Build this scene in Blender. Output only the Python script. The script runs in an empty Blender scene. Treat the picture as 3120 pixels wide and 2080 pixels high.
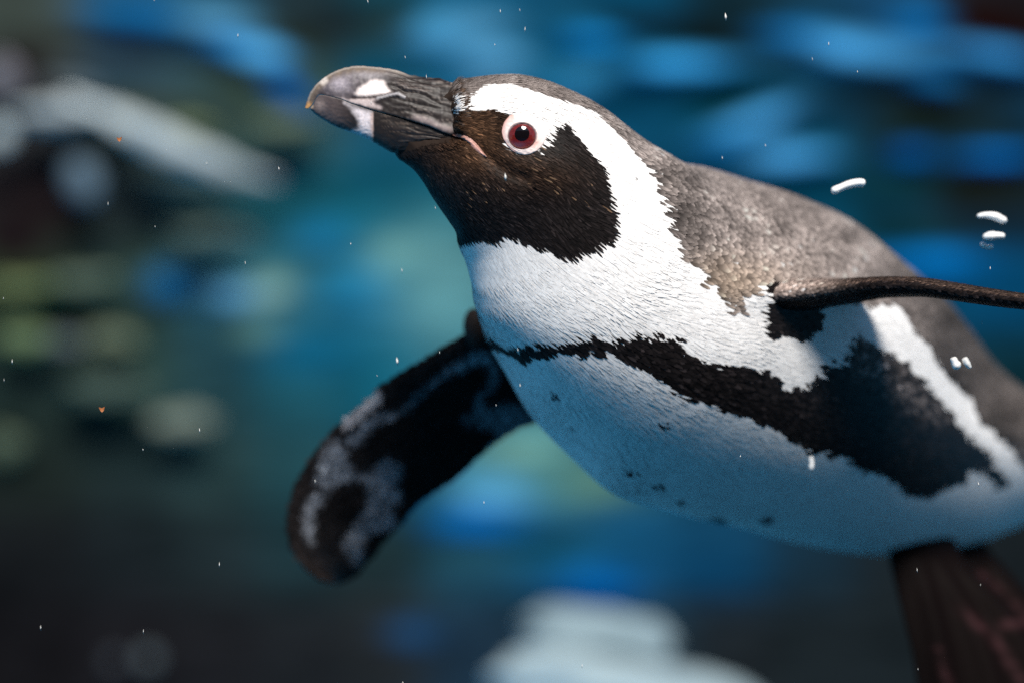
import bpy, math, random
import numpy as np
from mathutils import Vector, Matrix, noise
from mathutils.kdtree import KDTree

rng = np.random.default_rng(7)
random.seed(7)
sc = bpy.context.scene
col = sc.collection

# ------------------------------------------------------------------ camera, sky, sun, exposure
D0 = 1.5                       # metres from the lens to the bird's head
KPX = 0.44 / 3120              # metres per photo pixel at the head
cam_d = bpy.data.cameras.new('camera')
cam = bpy.data.objects.new('camera', cam_d); col.objects.link(cam)
cam.location = (0, -D0, 0); cam.rotation_euler = (math.radians(90), 0, 0)
cam_d.sensor_width = 36; cam_d.lens = 36 * D0 / 0.44
cam_d.clip_start = 0.05; cam_d.clip_end = 200
cam_d.dof.use_dof = True
cam_d.dof.focus_distance = 1.478
cam_d.dof.aperture_fstop = cam_d.lens / 37.0
cam_d.dof.aperture_blades = 0
sc.camera = cam

SUN = Vector((0.12, -0.735, 0.67)).normalized()      # towards the sun
world = bpy.data.worlds.new('World'); sc.world = world; world.use_nodes = True
wn = world.node_tree.nodes; wl = world.node_tree.links
bg = wn.get('Background') or wn.new('ShaderNodeBackground')
sky = wn.new('ShaderNodeTexSky'); sky.sky_type = 'NISHITA'; sky.sun_disc = False
sky.sun_elevation = math.asin(SUN.z); sky.sun_rotation = math.atan2(SUN.x, SUN.y)
sky.air_density = 1.0; sky.dust_density = 0.3; sky.ozone_density = 2.5
wl.new(sky.outputs[0], bg.inputs[0]); bg.inputs[1].default_value = 0.05
sun_d = bpy.data.lights.new('sun', 'SUN'); sun_d.energy = 5.0; sun_d.angle = math.radians(18)          # the rippled surface overhead spreads the sun
sun_d.color = (1.0, 0.95, 0.88)
sun = bpy.data.objects.new('sun', sun_d); col.objects.link(sun)
sun.rotation_euler = SUN.to_track_quat('Z', 'Y').to_euler()
sc.view_settings.view_transform = 'Standard'; sc.view_settings.look = 'None'
sc.view_settings.exposure = 0.42; sc.view_settings.gamma = 1.0
sc.view_settings.use_curve_mapping = False
sc.cycles.use_denoising = False

# ------------------------------------------------------------------ helpers
def lin(c):
    c = np.asarray(c, float) / 255
    return np.where(c <= 0.04045, c / 12.92, ((c + 0.055) / 1.055) ** 2.4)

def at(px, py, y=0.0):
    """photo pixel (3120 x 2080) at depth y behind the head plane -> point in metres"""
    px = np.asarray(px, float); py = np.asarray(py, float); y = np.asarray(y, float) + 0 * px
    s = 1 + y / D0
    return np.stack([(px - 1560) * KPX * s, y, (1040 - py) * KPX * s], -1)

def proj(P):
    s = 1 + P[..., 1] / D0
    return np.stack([1560 + P[..., 0] / KPX / s, 1040 - P[..., 2] / KPX / s], -1)

def unit(v):
    return v / np.maximum(np.linalg.norm(v, axis=-1, keepdims=True), 1e-12)

def smooth(a, b, x):
    t = np.clip((x - a) / (b - a), 0, 1); return t * t * (3 - 2 * t)

def inside(poly, p):
    poly = np.array(poly, float); x, y = p[:, 0], p[:, 1]
    r = np.zeros(len(p), bool)
    x0, y0 = poly[:, 0], poly[:, 1]; x1, y1 = np.roll(x0, -1), np.roll(y0, -1)
    for a, b, c, d in zip(x0, y0, x1, y1):
        if b == d: continue
        m = (b > y) != (d > y)
        r ^= m & (x < (c - a) * (y - b) / (d - b) + a)
    return r

def dist_line(pts, p, closed=False):
    pts = np.array(pts, float); q = np.roll(pts, -1, 0) if closed else pts[1:]
    s = pts if closed else pts[:-1]
    best = np.full(len(p), 1e9)
    for a, b in zip(s, q):
        ab = b - a; t = np.clip(((p - a) @ ab) / max(ab @ ab, 1e-9), 0, 1)
        best = np.minimum(best, np.linalg.norm(p - a - t[:, None] * ab, axis=1))
    return best

def sdf(poly, p):
    d = dist_line(poly, p, True); return np.where(inside(poly, p), d, -d)

def vnoise(p, scale, seed=0.0):
    return np.array([noise.noise(Vector((a[0] * scale + seed, a[1] * scale, (a[2] if len(a) > 2 else 0) * scale))) for a in p])

def resample(A, n):
    """Catmull-Rom along axis 0"""
    m = len(A); t = np.linspace(0, m - 1, n); i = np.clip(t.astype(int), 0, m - 2); f = (t - i).reshape((-1,) + (1,) * (A.ndim - 1))
    g = lambda j: A[np.clip(j, 0, m - 1)]
    p0, p1, p2, p3 = g(i - 1), g(i), g(i + 1), g(i + 2)
    return .5 * (2 * p1 + (-p0 + p2) * f + (2 * p0 - 5 * p1 + 4 * p2 - p3) * f ** 2 + (-p0 + 3 * p1 - 3 * p2 + p3) * f ** 3)

def resample_closed(A, k):
    """Catmull-Rom along a closed axis 0, k points per span"""
    p0, p1, p2, p3 = np.roll(A, 1, 0), A, np.roll(A, -1, 0), np.roll(A, -2, 0)
    out = []
    for q in range(k):
        f = q / k
        out.append(.5 * (2 * p1 + (-p0 + p2) * f + (2 * p0 - 5 * p1 + 4 * p2 - p3) * f ** 2 + (-p0 + 3 * p1 - 3 * p2 + p3) * f ** 3))
    return np.stack(out, 1).reshape((-1,) + A.shape[1:])

def set_colors(me, C, name='Col'):
    a = me.color_attributes.new(name, 'FLOAT_COLOR', 'POINT')
    c = np.ones((len(C), 4), np.float32); c[:, :3] = C
    a.data.foreach_set('color', c.ravel())

def mesh_obj(name, V, F, mat, parent=None, colors=None, smooth_shade=True):
    me = bpy.data.meshes.new(name)
    me.from_pydata([tuple(map(float, v)) for v in V], [], [tuple(map(int, f)) for f in F])
    if colors is not None: set_colors(me, colors)
    if smooth_shade: me.polygons.foreach_set('use_smooth', np.ones(len(me.polygons), bool))
    me.materials.append(mat); me.update()
    o = bpy.data.objects.new(name, me); col.objects.link(o)
    if parent is not None: o.parent = parent
    return o

def grid_faces(n, m, closed=True, cap=True):
    F = []
    mm = m if closed else m - 1
    for i in range(n - 1):
        for j in range(mm):
            k = (j + 1) % m
            F.append((i * m + j, i * m + k, (i + 1) * m + k, (i + 1) * m + j))
    if cap and closed:
        F.append(tuple(range(m - 1, -1, -1))); F.append(tuple((n - 1) * m + j for j in range(m)))
    return F

def tag(o, label=None, cat=None, group=None, kind=None):
    for k, v in (('label', label), ('category', cat), ('group', group), ('kind', kind)):
        if v: o[k] = v
    return o

def principled(name, rough=0.5, spec=0.4, color=(.5, .5, .5), attr=None, coat=0, bump=None, metallic=0, sheen=0):
    m = bpy.data.materials.new(name); m.use_nodes = True
    nt = m.node_tree; b = nt.nodes['Principled BSDF']
    b.inputs['Roughness'].default_value = rough; b.inputs['Specular IOR Level'].default_value = spec
    b.inputs['Base Color'].default_value = (*color, 1); b.inputs['Coat Weight'].default_value = coat
    b.inputs['Coat Roughness'].default_value = 0.03; b.inputs['Metallic'].default_value = metallic
    b.inputs['Sheen Weight'].default_value = sheen
    if attr:
        a = nt.nodes.new('ShaderNodeVertexColor'); a.layer_name = attr
        nz = nt.nodes.new('ShaderNodeTexNoise'); nz.inputs['Scale'].default_value = 900; nz.inputs['Detail'].default_value = 3
        tc = nt.nodes.new('ShaderNodeTexCoord'); nt.links.new(tc.outputs['Object'], nz.inputs['Vector'])
        mr = nt.nodes.new('ShaderNodeMapRange'); mr.inputs['To Min'].default_value = 0.8; mr.inputs['To Max'].default_value = 1.15
        nt.links.new(nz.outputs['Fac'], mr.inputs['Value'])
        mx = nt.nodes.new('ShaderNodeMix'); mx.data_type = 'RGBA'; mx.blend_type = 'MULTIPLY'; mx.inputs['Factor'].default_value = 1
        nt.links.new(a.outputs['Color'], mx.inputs['A']); nt.links.new(mr.outputs['Result'], mx.inputs['B'])
        nt.links.new(mx.outputs['Result'], b.inputs['Base Color'])
    if bump:
        sc_, st, dist = bump
        nz = nt.nodes.new('ShaderNodeTexNoise'); nz.inputs['Scale'].default_value = sc_; nz.inputs['Detail'].default_value = 4
        tc = nt.nodes.new('ShaderNodeTexCoord'); nt.links.new(tc.outputs['Object'], nz.inputs['Vector'])
        bp = nt.nodes.new('ShaderNodeBump'); bp.inputs['Strength'].default_value = st; bp.inputs['Distance'].default_value = dist
        nt.links.new(nz.outputs['Fac'], bp.inputs['Height']); nt.links.new(bp.outputs['Normal'], b.inputs['Normal'])
    return m

MAT_FEATHER = principled('feather', .55, .10, attr='Col')
MAT_SKIN = principled('bird_skin', .7, .06, attr='Col')
MAT_HORN = principled('bill_horn', .50, .30, attr='Col', coat=0)
MAT_LID = principled('eyelid_skin', .5, .4, attr='Col')
MAT_IRIS = principled('iris', .25, .5, attr='Col', coat=1.0)
MAT_PUPIL = principled('pupil', .08, .5, color=(.004, .003, .004), coat=.25)
MAT_SURROUND = principled('pool_surround', .9, .0, attr='Col')
MAT_ROCK = principled('pale_rock', .8, .2, attr='Col', bump=(30, .4, .01))
MAT_BUBBLE = principled('air_bubble', .18, 1.0, color=(.93, .93, .92))
MAT_BUBBLE.node_tree.nodes['Principled BSDF'].inputs['Transmission Weight'].default_value = .15
MAT_SPECK = principled('drifting_speck', .5, .4, color=(.6, .6, .58))
MAT_LEAF = principled('leaf_scrap', .6, .3, color=(.30, .10, .03))

# ------------------------------------------------------------------ the pool: painted water backdrop, floor, added near wall
BACKDROP_Y = 1.75
DPX = 3120 / 2352              # the notes below are in pixels of a 2352-wide copy
ROWS = {60: [(70,75,72),(40,80,110),(45,85,110),(42,55,62),(30,70,85),(40,100,135),(25,80,110),(18,75,105),(25,45,55),(28,65,90),(32,75,110),(35,30,35)],
 260: [(58,56,60),(62,70,70),(62,76,74),(66,86,86),(35,85,110),(25,95,130),(25,95,130),(18,75,105),(18,68,90),(24,72,100),(28,48,60),(25,60,85)],
 460: [(40,34,38),(48,54,58),(58,78,80),(25,80,95),(20,85,105),(20,90,110),(20,80,105),(18,75,100),(15,70,95),(12,70,95),(20,55,70),(30,40,48)],
 660: [(60,68,55),(52,68,66),(50,88,104),(55,100,115),(30,105,135),(85,128,138),(60,110,130),(20,80,100),(15,70,95),(12,65,90),(15,62,80),(10,70,105)],
 860: [(42,54,52),(52,68,64),(45,72,80),(38,90,105),(28,100,122),(65,118,132),(60,110,130),(30,80,95),(20,60,75),(20,55,65),(20,52,62),(20,50,60)],
 1060: [(38,44,42),(38,48,50),(46,62,64),(42,74,82),(28,72,84),(55,110,130),(85,128,130),(50,90,105),(30,60,75),(28,48,58),(26,44,52),(28,45,52)],
 1260: [(32,32,35),(34,38,42),(38,46,50),(36,54,60),(40,54,58),(40,80,98),(28,88,120),(25,80,115),(22,66,95),(30,50,65),(35,40,45),(35,38,42)],
 1460: [(28,25,28),(33,30,34),(35,33,37),(36,36,40),(42,43,47),(38,54,70),(42,54,64),(44,60,72),(38,40,44),(36,40,44),(34,38,42),(33,36,40)]}
RIPPLE_BLOBS = [  # painted sky reflections and dark ripple gaps: x, y, rx, ry, tilt, colour, weight
 (330,40,120,28,8,(30,110,165),.9),(500,58,80,25,5,(95,150,190),1),(560,120,90,26,15,(30,118,185),.9),(600,130,60,30,10,(90,160,212),1),(665,215,70,30,35,(8,88,150),1),
 (250,112,130,20,8,(36,28,30),.9),(430,128,90,13,14,(36,34,38),.9),(40,150,70,60,0,(36,26,28),.9),(320,45,60,22,0,(25,105,165),.8),
 (997,86,75,40,0,(75,145,190),.9),(1089,70,80,26,0,(95,148,185),.8),(1132,148,70,32,0,(92,148,188),.9),(1360,95,70,25,0,(28,128,192),1),(1569,154,130,25,0,(62,150,210),1),
 (1335,200,60,35,0,(65,145,195),.9),(1815,80,80,22,0,(18,98,155),.9),(1981,123,125,34,8,(82,158,215),1),(2110,55,60,28,0,(22,112,175),.9),(2135,190,60,22,10,(32,118,178),.9),(2270,132,110,25,8,(62,140,200),1),
 (1729,283,110,25,-20,(82,158,215),1),(1790,365,100,25,0,(82,158,215),1),(1643,335,60,28,0,(28,115,168),.9),(2086,357,48,22,0,(12,96,165),1),(2289,365,100,20,0,(16,102,170),1),(2130,605,130,32,0,(8,104,168),1),
 (1520,66,130,26,0,(22,36,46),.9),(1304,132,55,11,0,(12,66,92),.9),(1458,234,120,36,0,(12,62,88),.9),(1920,246,95,28,0,(22,44,58),.9),(2197,262,140,42,0,(28,40,46),1),(2290,37,80,32,0,(34,26,30),1),(2061,430,120,32,0,(18,62,78),.9),(2227,440,90,38,0,(28,36,42),1),(1700,30,90,22,0,(20,40,52),.8),
 (880,60,60,40,0,(45,60,62),.8),(770,60,70,50,0,(38,46,50),.9),(860,180,60,45,0,(12,74,100),.8),
 (392,655,52,42,0,(35,112,165),.75),(555,680,75,35,0,(95,145,180),.9),(625,665,45,35,0,(125,150,145),.8),(742,540,65,40,0,(28,112,155),.7),(835,665,90,60,0,(20,120,165),.7),(917,586,65,40,0,(120,150,145),.7),(600,762,62,40,0,(100,128,122),.8),(720,800,110,60,0,(16,100,135),.7),
 (1000,650,70,120,0,(95,135,145),.7),(1130,1135,85,45,0,(95,155,192),1),(1090,1195,100,35,0,(5,108,170),.9),(1370,1110,80,45,0,(100,132,122),.8),(1180,1035,100,36,0,(115,150,145),.8),(1370,1335,90,42,0,(10,92,152),1),(1250,1265,80,26,0,(22,70,88),.7),(952,1453,60,32,0,(34,66,98),.9),(1640,1320,100,40,0,(15,66,100),.7),
 (985,640,130,150,0,(100,145,152),.55),
 (420,430,70,40,0,(70,92,95),.6),(80,480,90,80,0,(36,27,30),.8),(30,560,60,50,0,(34,24,28),.9),(200,590,90,25,0,(32,40,46),.7),(160,715,150,22,0,(28,38,44),.8),(560,490,70,40,0,(24,84,98),.6),(300,460,60,60,0,(42,50,54),.6),(100,880,140,60,0,(36,46,48),.6)]

def backdrop_color(X, Y):
    """X, Y in note pixels -> linear backdrop colour with ripple light and reflected sky painted in"""
    p = np.stack([X, Y], -1)
    ys = sorted(ROWS); C = np.zeros(p.shape[:1] + (3,)); W = np.zeros(p.shape[0])
    for yy in ys:
        for i, c in enumerate(ROWS[yy]):
            w = np.exp(-((X - (98 + 196 * i)) / 105) ** 2 - ((Y - yy) / 105) ** 2) + 1e-9
            C += w[:, None] * lin(c); W += w
    C /= W[:, None]
    for (x, y, rx, ry, rot, c, wt) in RIPPLE_BLOBS:
        a = math.radians(rot); dx, dy = X - x, Y - y; rx = rx * 1.15
        u = (dx * math.cos(a) + dy * math.sin(a)) / rx; v = (-dx * math.sin(a) + dy * math.cos(a)) / ry
        w = np.exp(-(u * u + v * v) ** 1.25) * wt
        C = C * (1 - w[:, None]) + lin(c) * w[:, None]
    return C

def build_backdrop():
    xs = np.concatenate([np.linspace(-5, -.62, 70, endpoint=False), np.linspace(-.62, .62, 260), np.linspace(.62, 5, 71)[1:]])
    zs = np.concatenate([np.linspace(-.6, -.4, 8, endpoint=False), np.linspace(-.4, .4, 190), np.linspace(.4, 1.2, 40)[1:]])
    XX, ZZ = np.meshgrid(xs, zs)
    s = 1 + BACKDROP_Y / D0
    px = (1560 + XX.ravel() / KPX / s) / DPX; py = (1040 - ZZ.ravel() / KPX / s) / DPX
    C = backdrop_color(np.clip(px, -60, 2412), np.clip(py, -60, 1630))
    # away from the part that is seen the painted ripple pattern goes on as noise
    out = smooth(40, 400, np.maximum(np.maximum(-px, px - 2352), np.maximum(-py, py - 1568)))
    idx = np.where(out > 0)[0]
    n1 = np.array([noise.noise(Vector((px[k] / 260, py[k] / 90, 3.1))) for k in idx]); n2 = np.array([noise.noise(Vector((px[k] / 400, py[k] / 170, 9.7))) for k in idx])
    pal = lin((28, 60, 76)) * (1 - smooth(.1, .4, n1)[:, None]) + lin((40, 118, 170)) * smooth(.1, .4, n1)[:, None]
    g = smooth(.15, .4, n2)[:, None]; pal = pal * (1 - g) + lin((85, 98, 70)) * g
    C[idx] = C[idx] * (1 - out[idx, None]) + pal * out[idx, None]
    lum = C.mean(1)
    grey = C.mean(1, keepdims=True); C = np.clip(grey + (C - grey) * 1.0, .001, 1) ** 1.11 * np.array([1.18, 1.33, 1.24])
    n_, m_ = XX.shape; I = C.reshape(n_, m_, 3)
    kx = np.exp(-(np.arange(-9, 10) / 4.2) ** 2); kx /= kx.sum()
    B = sum(w * np.roll(I, d, 1) for w, d in zip(kx, range(-9, 10))); B = sum(w * np.roll(B, d, 0) for w, d in zip(kx, range(-9, 10)))
    rp = np.array([noise.noise(Vector((a / 150, b / 30, 1.7))) + .6 * noise.noise(Vector((a / 70, b / 16, 4.1))) for a, b in zip(px, py)])  # ripple streaks, painted in as lighter and darker tone
    cen = smooth(1.0, .5, np.abs(XX.ravel()))[:, None]
    C = np.clip(C + .65 * cen * (C - B.reshape(-1, 3)), .0008, 1) * np.clip(1 + .55 * rp[:, None], .25, 2)
    bulge = .02 * smooth(0, .25, lum)                      # the brighter painted reflections stand slightly proud
    nz = np.array([noise.noise(Vector((a * 4, b * 9, 0.5))) for a, b in zip(XX.ravel(), ZZ.ravel())])
    Y = BACKDROP_Y - bulge + .010 * nz + .02 * np.abs(XX.ravel()) ** 1.5 * -1
    V = np.stack([XX.ravel(), Y, ZZ.ravel()], -1)
    n, m = XX.shape
    F = [(i * m + j, i * m + j + 1, (i + 1) * m + j + 1, (i + 1) * m + j) for i in range(n - 1) for j in range(m - 1)]
    o = mesh_obj('water_backdrop', V, F, MAT_SURROUND, colors=C * BACKDROP_GAIN)
    tag(o, 'backdrop painted with water ripples and reflected sky, far behind and out of focus', 'backdrop', kind='structure')
BACKDROP_GAIN = .55
build_backdrop()

def build_floor():
    n = 80; xs = np.linspace(-5, 5, n); ys = np.linspace(-7, 2.0, n); XX, YY = np.meshgrid(xs, ys); x = XX.ravel(); y = YY.ravel()
    nz = np.array([noise.noise(Vector((a * .9, b * .9, 2))) for a, b in zip(x, y)])
    V = np.stack([x, y, -.50 + .19 * smooth(.7, 1.25, y) - .03 * smooth(1.3, 1.75, y) + .015 * nz * smooth(1.2, .7, y)], -1)    # the floor climbs to the backdrop
    k = smooth(1.15, .55, np.hypot(x - .36, y - .20) + .25 * nz)[:, None] * smooth(1.2, .8, y)[:, None]            # invented split: blue bounces onto the belly, dark dims its underside
    C = (np.array([.036, .31, .60]) * (1 - k) + np.array([.010, .018, .026]) * k) * (1 + .75 * nz[:, None])
    F = [(i * n + j, i * n + j + 1, (i + 1) * n + j + 1, (i + 1) * n + j) for i in range(n - 1) for j in range(n - 1)]
    tag(mesh_obj('pool_floor', V, F, MAT_SURROUND, colors=C), 'unseen floor of the pool, blue with a dark patch to shape the bounce light', 'floor', kind='structure')
build_floor()

def build_low_sky_blocker():  # unseen wall, added to keep low sky light off the belly
    n, m = 40, 8; V = []; C = []
    for z in np.linspace(-.6, 1.7, m):
        for x in np.linspace(-5, 5, n):
            V.append((x, -3.2 - .04 * noise.noise(Vector((x * 2, z * 2, 0))), z)); C.append(np.array([.012, .016, .020]))
    F = [(i * n + j, i * n + j + 1, (i + 1) * n + j + 1, (i + 1) * n + j) for i in range(m - 1) for j in range(n - 1)]
    tag(mesh_obj('low_sky_blocker', V, F, MAT_SURROUND, colors=np.array(C)), 'unseen dark wall added behind the camera to block low sky light', 'backdrop', kind='structure')
build_low_sky_blocker()

# ------------------------------------------------------------------ rocks and the bleached branch
import bmesh
def boulder(name, x, y, rx, ry, rot, colour, depth, label, cat='rock', group=None, seed=0, amp=.18, thick=.8):
    """x, y, rx, ry in note pixels as seen; built at its own depth"""
    bm = bmesh.new(); bmesh.ops.create_icosphere(bm, subdivisions=4, radius=1)
    s = 1 + depth / D0; k = KPX * DPX * s
    a = -math.radians(rot); R = Matrix.Rotation(a, 3, 'Y').inverted()
    C = []
    base = lin(colour)
    if name == 'mossy_rock': base = base * .62 + lin((58, 92, 96)) * .38
    for v in bm.verts:
        n = noise.noise(v.co * 1.3 + Vector((seed * 7.1, 0, seed))) + .5 * noise.noise(v.co * 3.1 + Vector((seed, seed * 3.3, 0)))
        C.append(base * (1 + .25 * noise.noise(v.co * 2.2 + Vector((seed, 5, 5)))))
        p = v.co * (1 + amp * n)
        v.co = R @ Vector((p.x * rx * k, p.y * max(rx, ry) * k * thick * .6, p.z * ry * k))
    V = [v.co[:] for v in bm.verts]; F = [[w.index for w in f.verts] for f in bm.faces]; bm.free()
    o = mesh_obj(name, V, F, MAT_ROCK, colors=np.array(C) * ROCK_GAIN)
    o.location = at(x * DPX, y * DPX, depth).tolist()
    return tag(o, label, cat, group)
ROCK_GAIN = .50
boulder('pale_rock', 118, 262, 85, 26, 2, (190,202,206), 1.69, 'pale grey oval rock at the left, upper of the two near the edge', group='pale rocks at the left', seed=1)
boulder('pale_rock', -6, 310, 32, 32, 0, (205,222,228), 1.69, 'small round whitish rock cut by the left edge of the view', group='pale rocks at the left', seed=2)
boulder('grey_rock', 5, 178, 45, 42, 0, (128,128,138), 1.70, 'dull lilac grey rock in the upper left corner above the white ones', group='pale rocks at the left', seed=3)
boulder('grey_rock', 170, 205, 70, 26, 12, (78,90,98), 1.71, 'slate grey rock just above the pale oval rock', group='pale rocks at the left', seed=4)
boulder('grey_rock', 190, 415, 38, 55, -28, (105,130,148), 1.70, 'bluish grey upright rock below the bleached branch', group='pale rocks at the left', seed=5)
for q, (x, y, rx, ry, c, lab) in enumerate([
  (438,296,42,22,(138,148,92),'olive green mossy rock above the middle of the bleached branch'),
  (655,290,62,26,(130,142,110),'greyish olive mossy rock just left of the bird’s bill tip'),
  (285,272,40,20,(150,160,118),'pale olive mossy rock behind the upper end of the branch'),
  (60,664,85,26,(140,152,86),'wide yellow green mossy rock at the left edge, brightest green of all'),
  (195,645,60,22,(125,138,110),'grey green mossy rock to the right of the wide yellow green one'),
  (55,780,50,32,(130,150,92),'small green mossy rock at the left edge under the wide one'),
  (140,786,42,20,(120,128,130),'lilac grey stone between two mossy rocks at left'),
  (252,784,55,28,(142,152,118),'olive grey mossy rock right of the lilac grey stone'),
  (482,545,75,28,(112,128,112),'dim grey olive mossy rock left of the bird’s throat'),
  (246,893,80,32,(88,102,82),'dark olive mossy rock, second lowest of the row at left'),
  (420,970,58,30,(158,165,145),'pale olive rock left of the drooping flipper, lowest of the mossy ones'),
  (8,1025,34,42,(98,106,70),'dim olive rock low on the left edge'),
  (455,410,90,26,(86,104,104),'teal grey rock under the lower end of the branch')]):
    boulder('mossy_rock', x, y, rx * 1.25, ry * .92, 0, c, 1.70 + .008 * (q % 4), lab, 'rock', 'mossy rocks along the backdrop', seed=10 + q, amp=.38)
boulder('pebble', 342, 1510, 22, 20, 0, (96,105,108), 1.71, 'small grey pebble at the bottom left, right and brighter of a pair', 'stone', 'pebbles at the bottom', 31)
boulder('pebble', 262, 1516, 18, 18, 0, (66,70,76), 1.71, 'small dull grey pebble at the bottom left, left one of a pair', 'stone', 'pebbles at the bottom', 32)
boulder('white_boulder', 1372, 1462, 175, 58, 6, (158,184,196), 1.35, 'rounded whitish boulder at the bottom centre, upper of the two', 'rock', 'white boulders at the bottom', 41, .32)
boulder('white_boulder', 1430, 1585, 290, 84, 6, (178,202,212), 1.3, 'large white boulder cut by the bottom edge, under the smaller one', 'rock', 'white boulders at the bottom', 42, .30)

def build_branch():
    pts = np.array([(150,226,1.70),(230,258,1.69),(300,290,1.68),(380,330,1.68),(470,366,1.68),(550,396,1.69),(640,418,1.71)], float)
    rad = np.array([10, 18, 30, 36, 33, 22, 6.]) * DPX * KPX * (1 + 1.68 / D0)
    C = resample(at(pts[:, 0] * DPX, pts[:, 1] * DPX, pts[:, 2]), 40); r = resample(rad[:, None], 40)[:, 0]
    T = unit(np.gradient(C, axis=0)); N = unit(np.cross(T, [0, 1, 0])); B = np.cross(T, N)
    m = 20; V = []; cols = []
    for i in range(40):
        for j in range(m):
            a = 2 * math.pi * j / m; rr = r[i] * (1 + .35 * noise.noise(Vector((i * .22, math.cos(a) * 1.5, math.sin(a) * 1.5))))
            V.append(C[i] + N[i] * rr * math.cos(a) + B[i] * rr * math.sin(a))
            cols.append((lin((178,190,194)) * (1 - i / 75)) * (1 + .6 * noise.noise(Vector((i * .16, j * .5, 4)))))
    tag(mesh_obj('bleached_branch', V, grid_faces(40, m), MAT_ROCK, colors=np.array(cols)), 'pale bleached branch slanting down to the right in front of the wall at left', 'branch')
build_branch()

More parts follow.
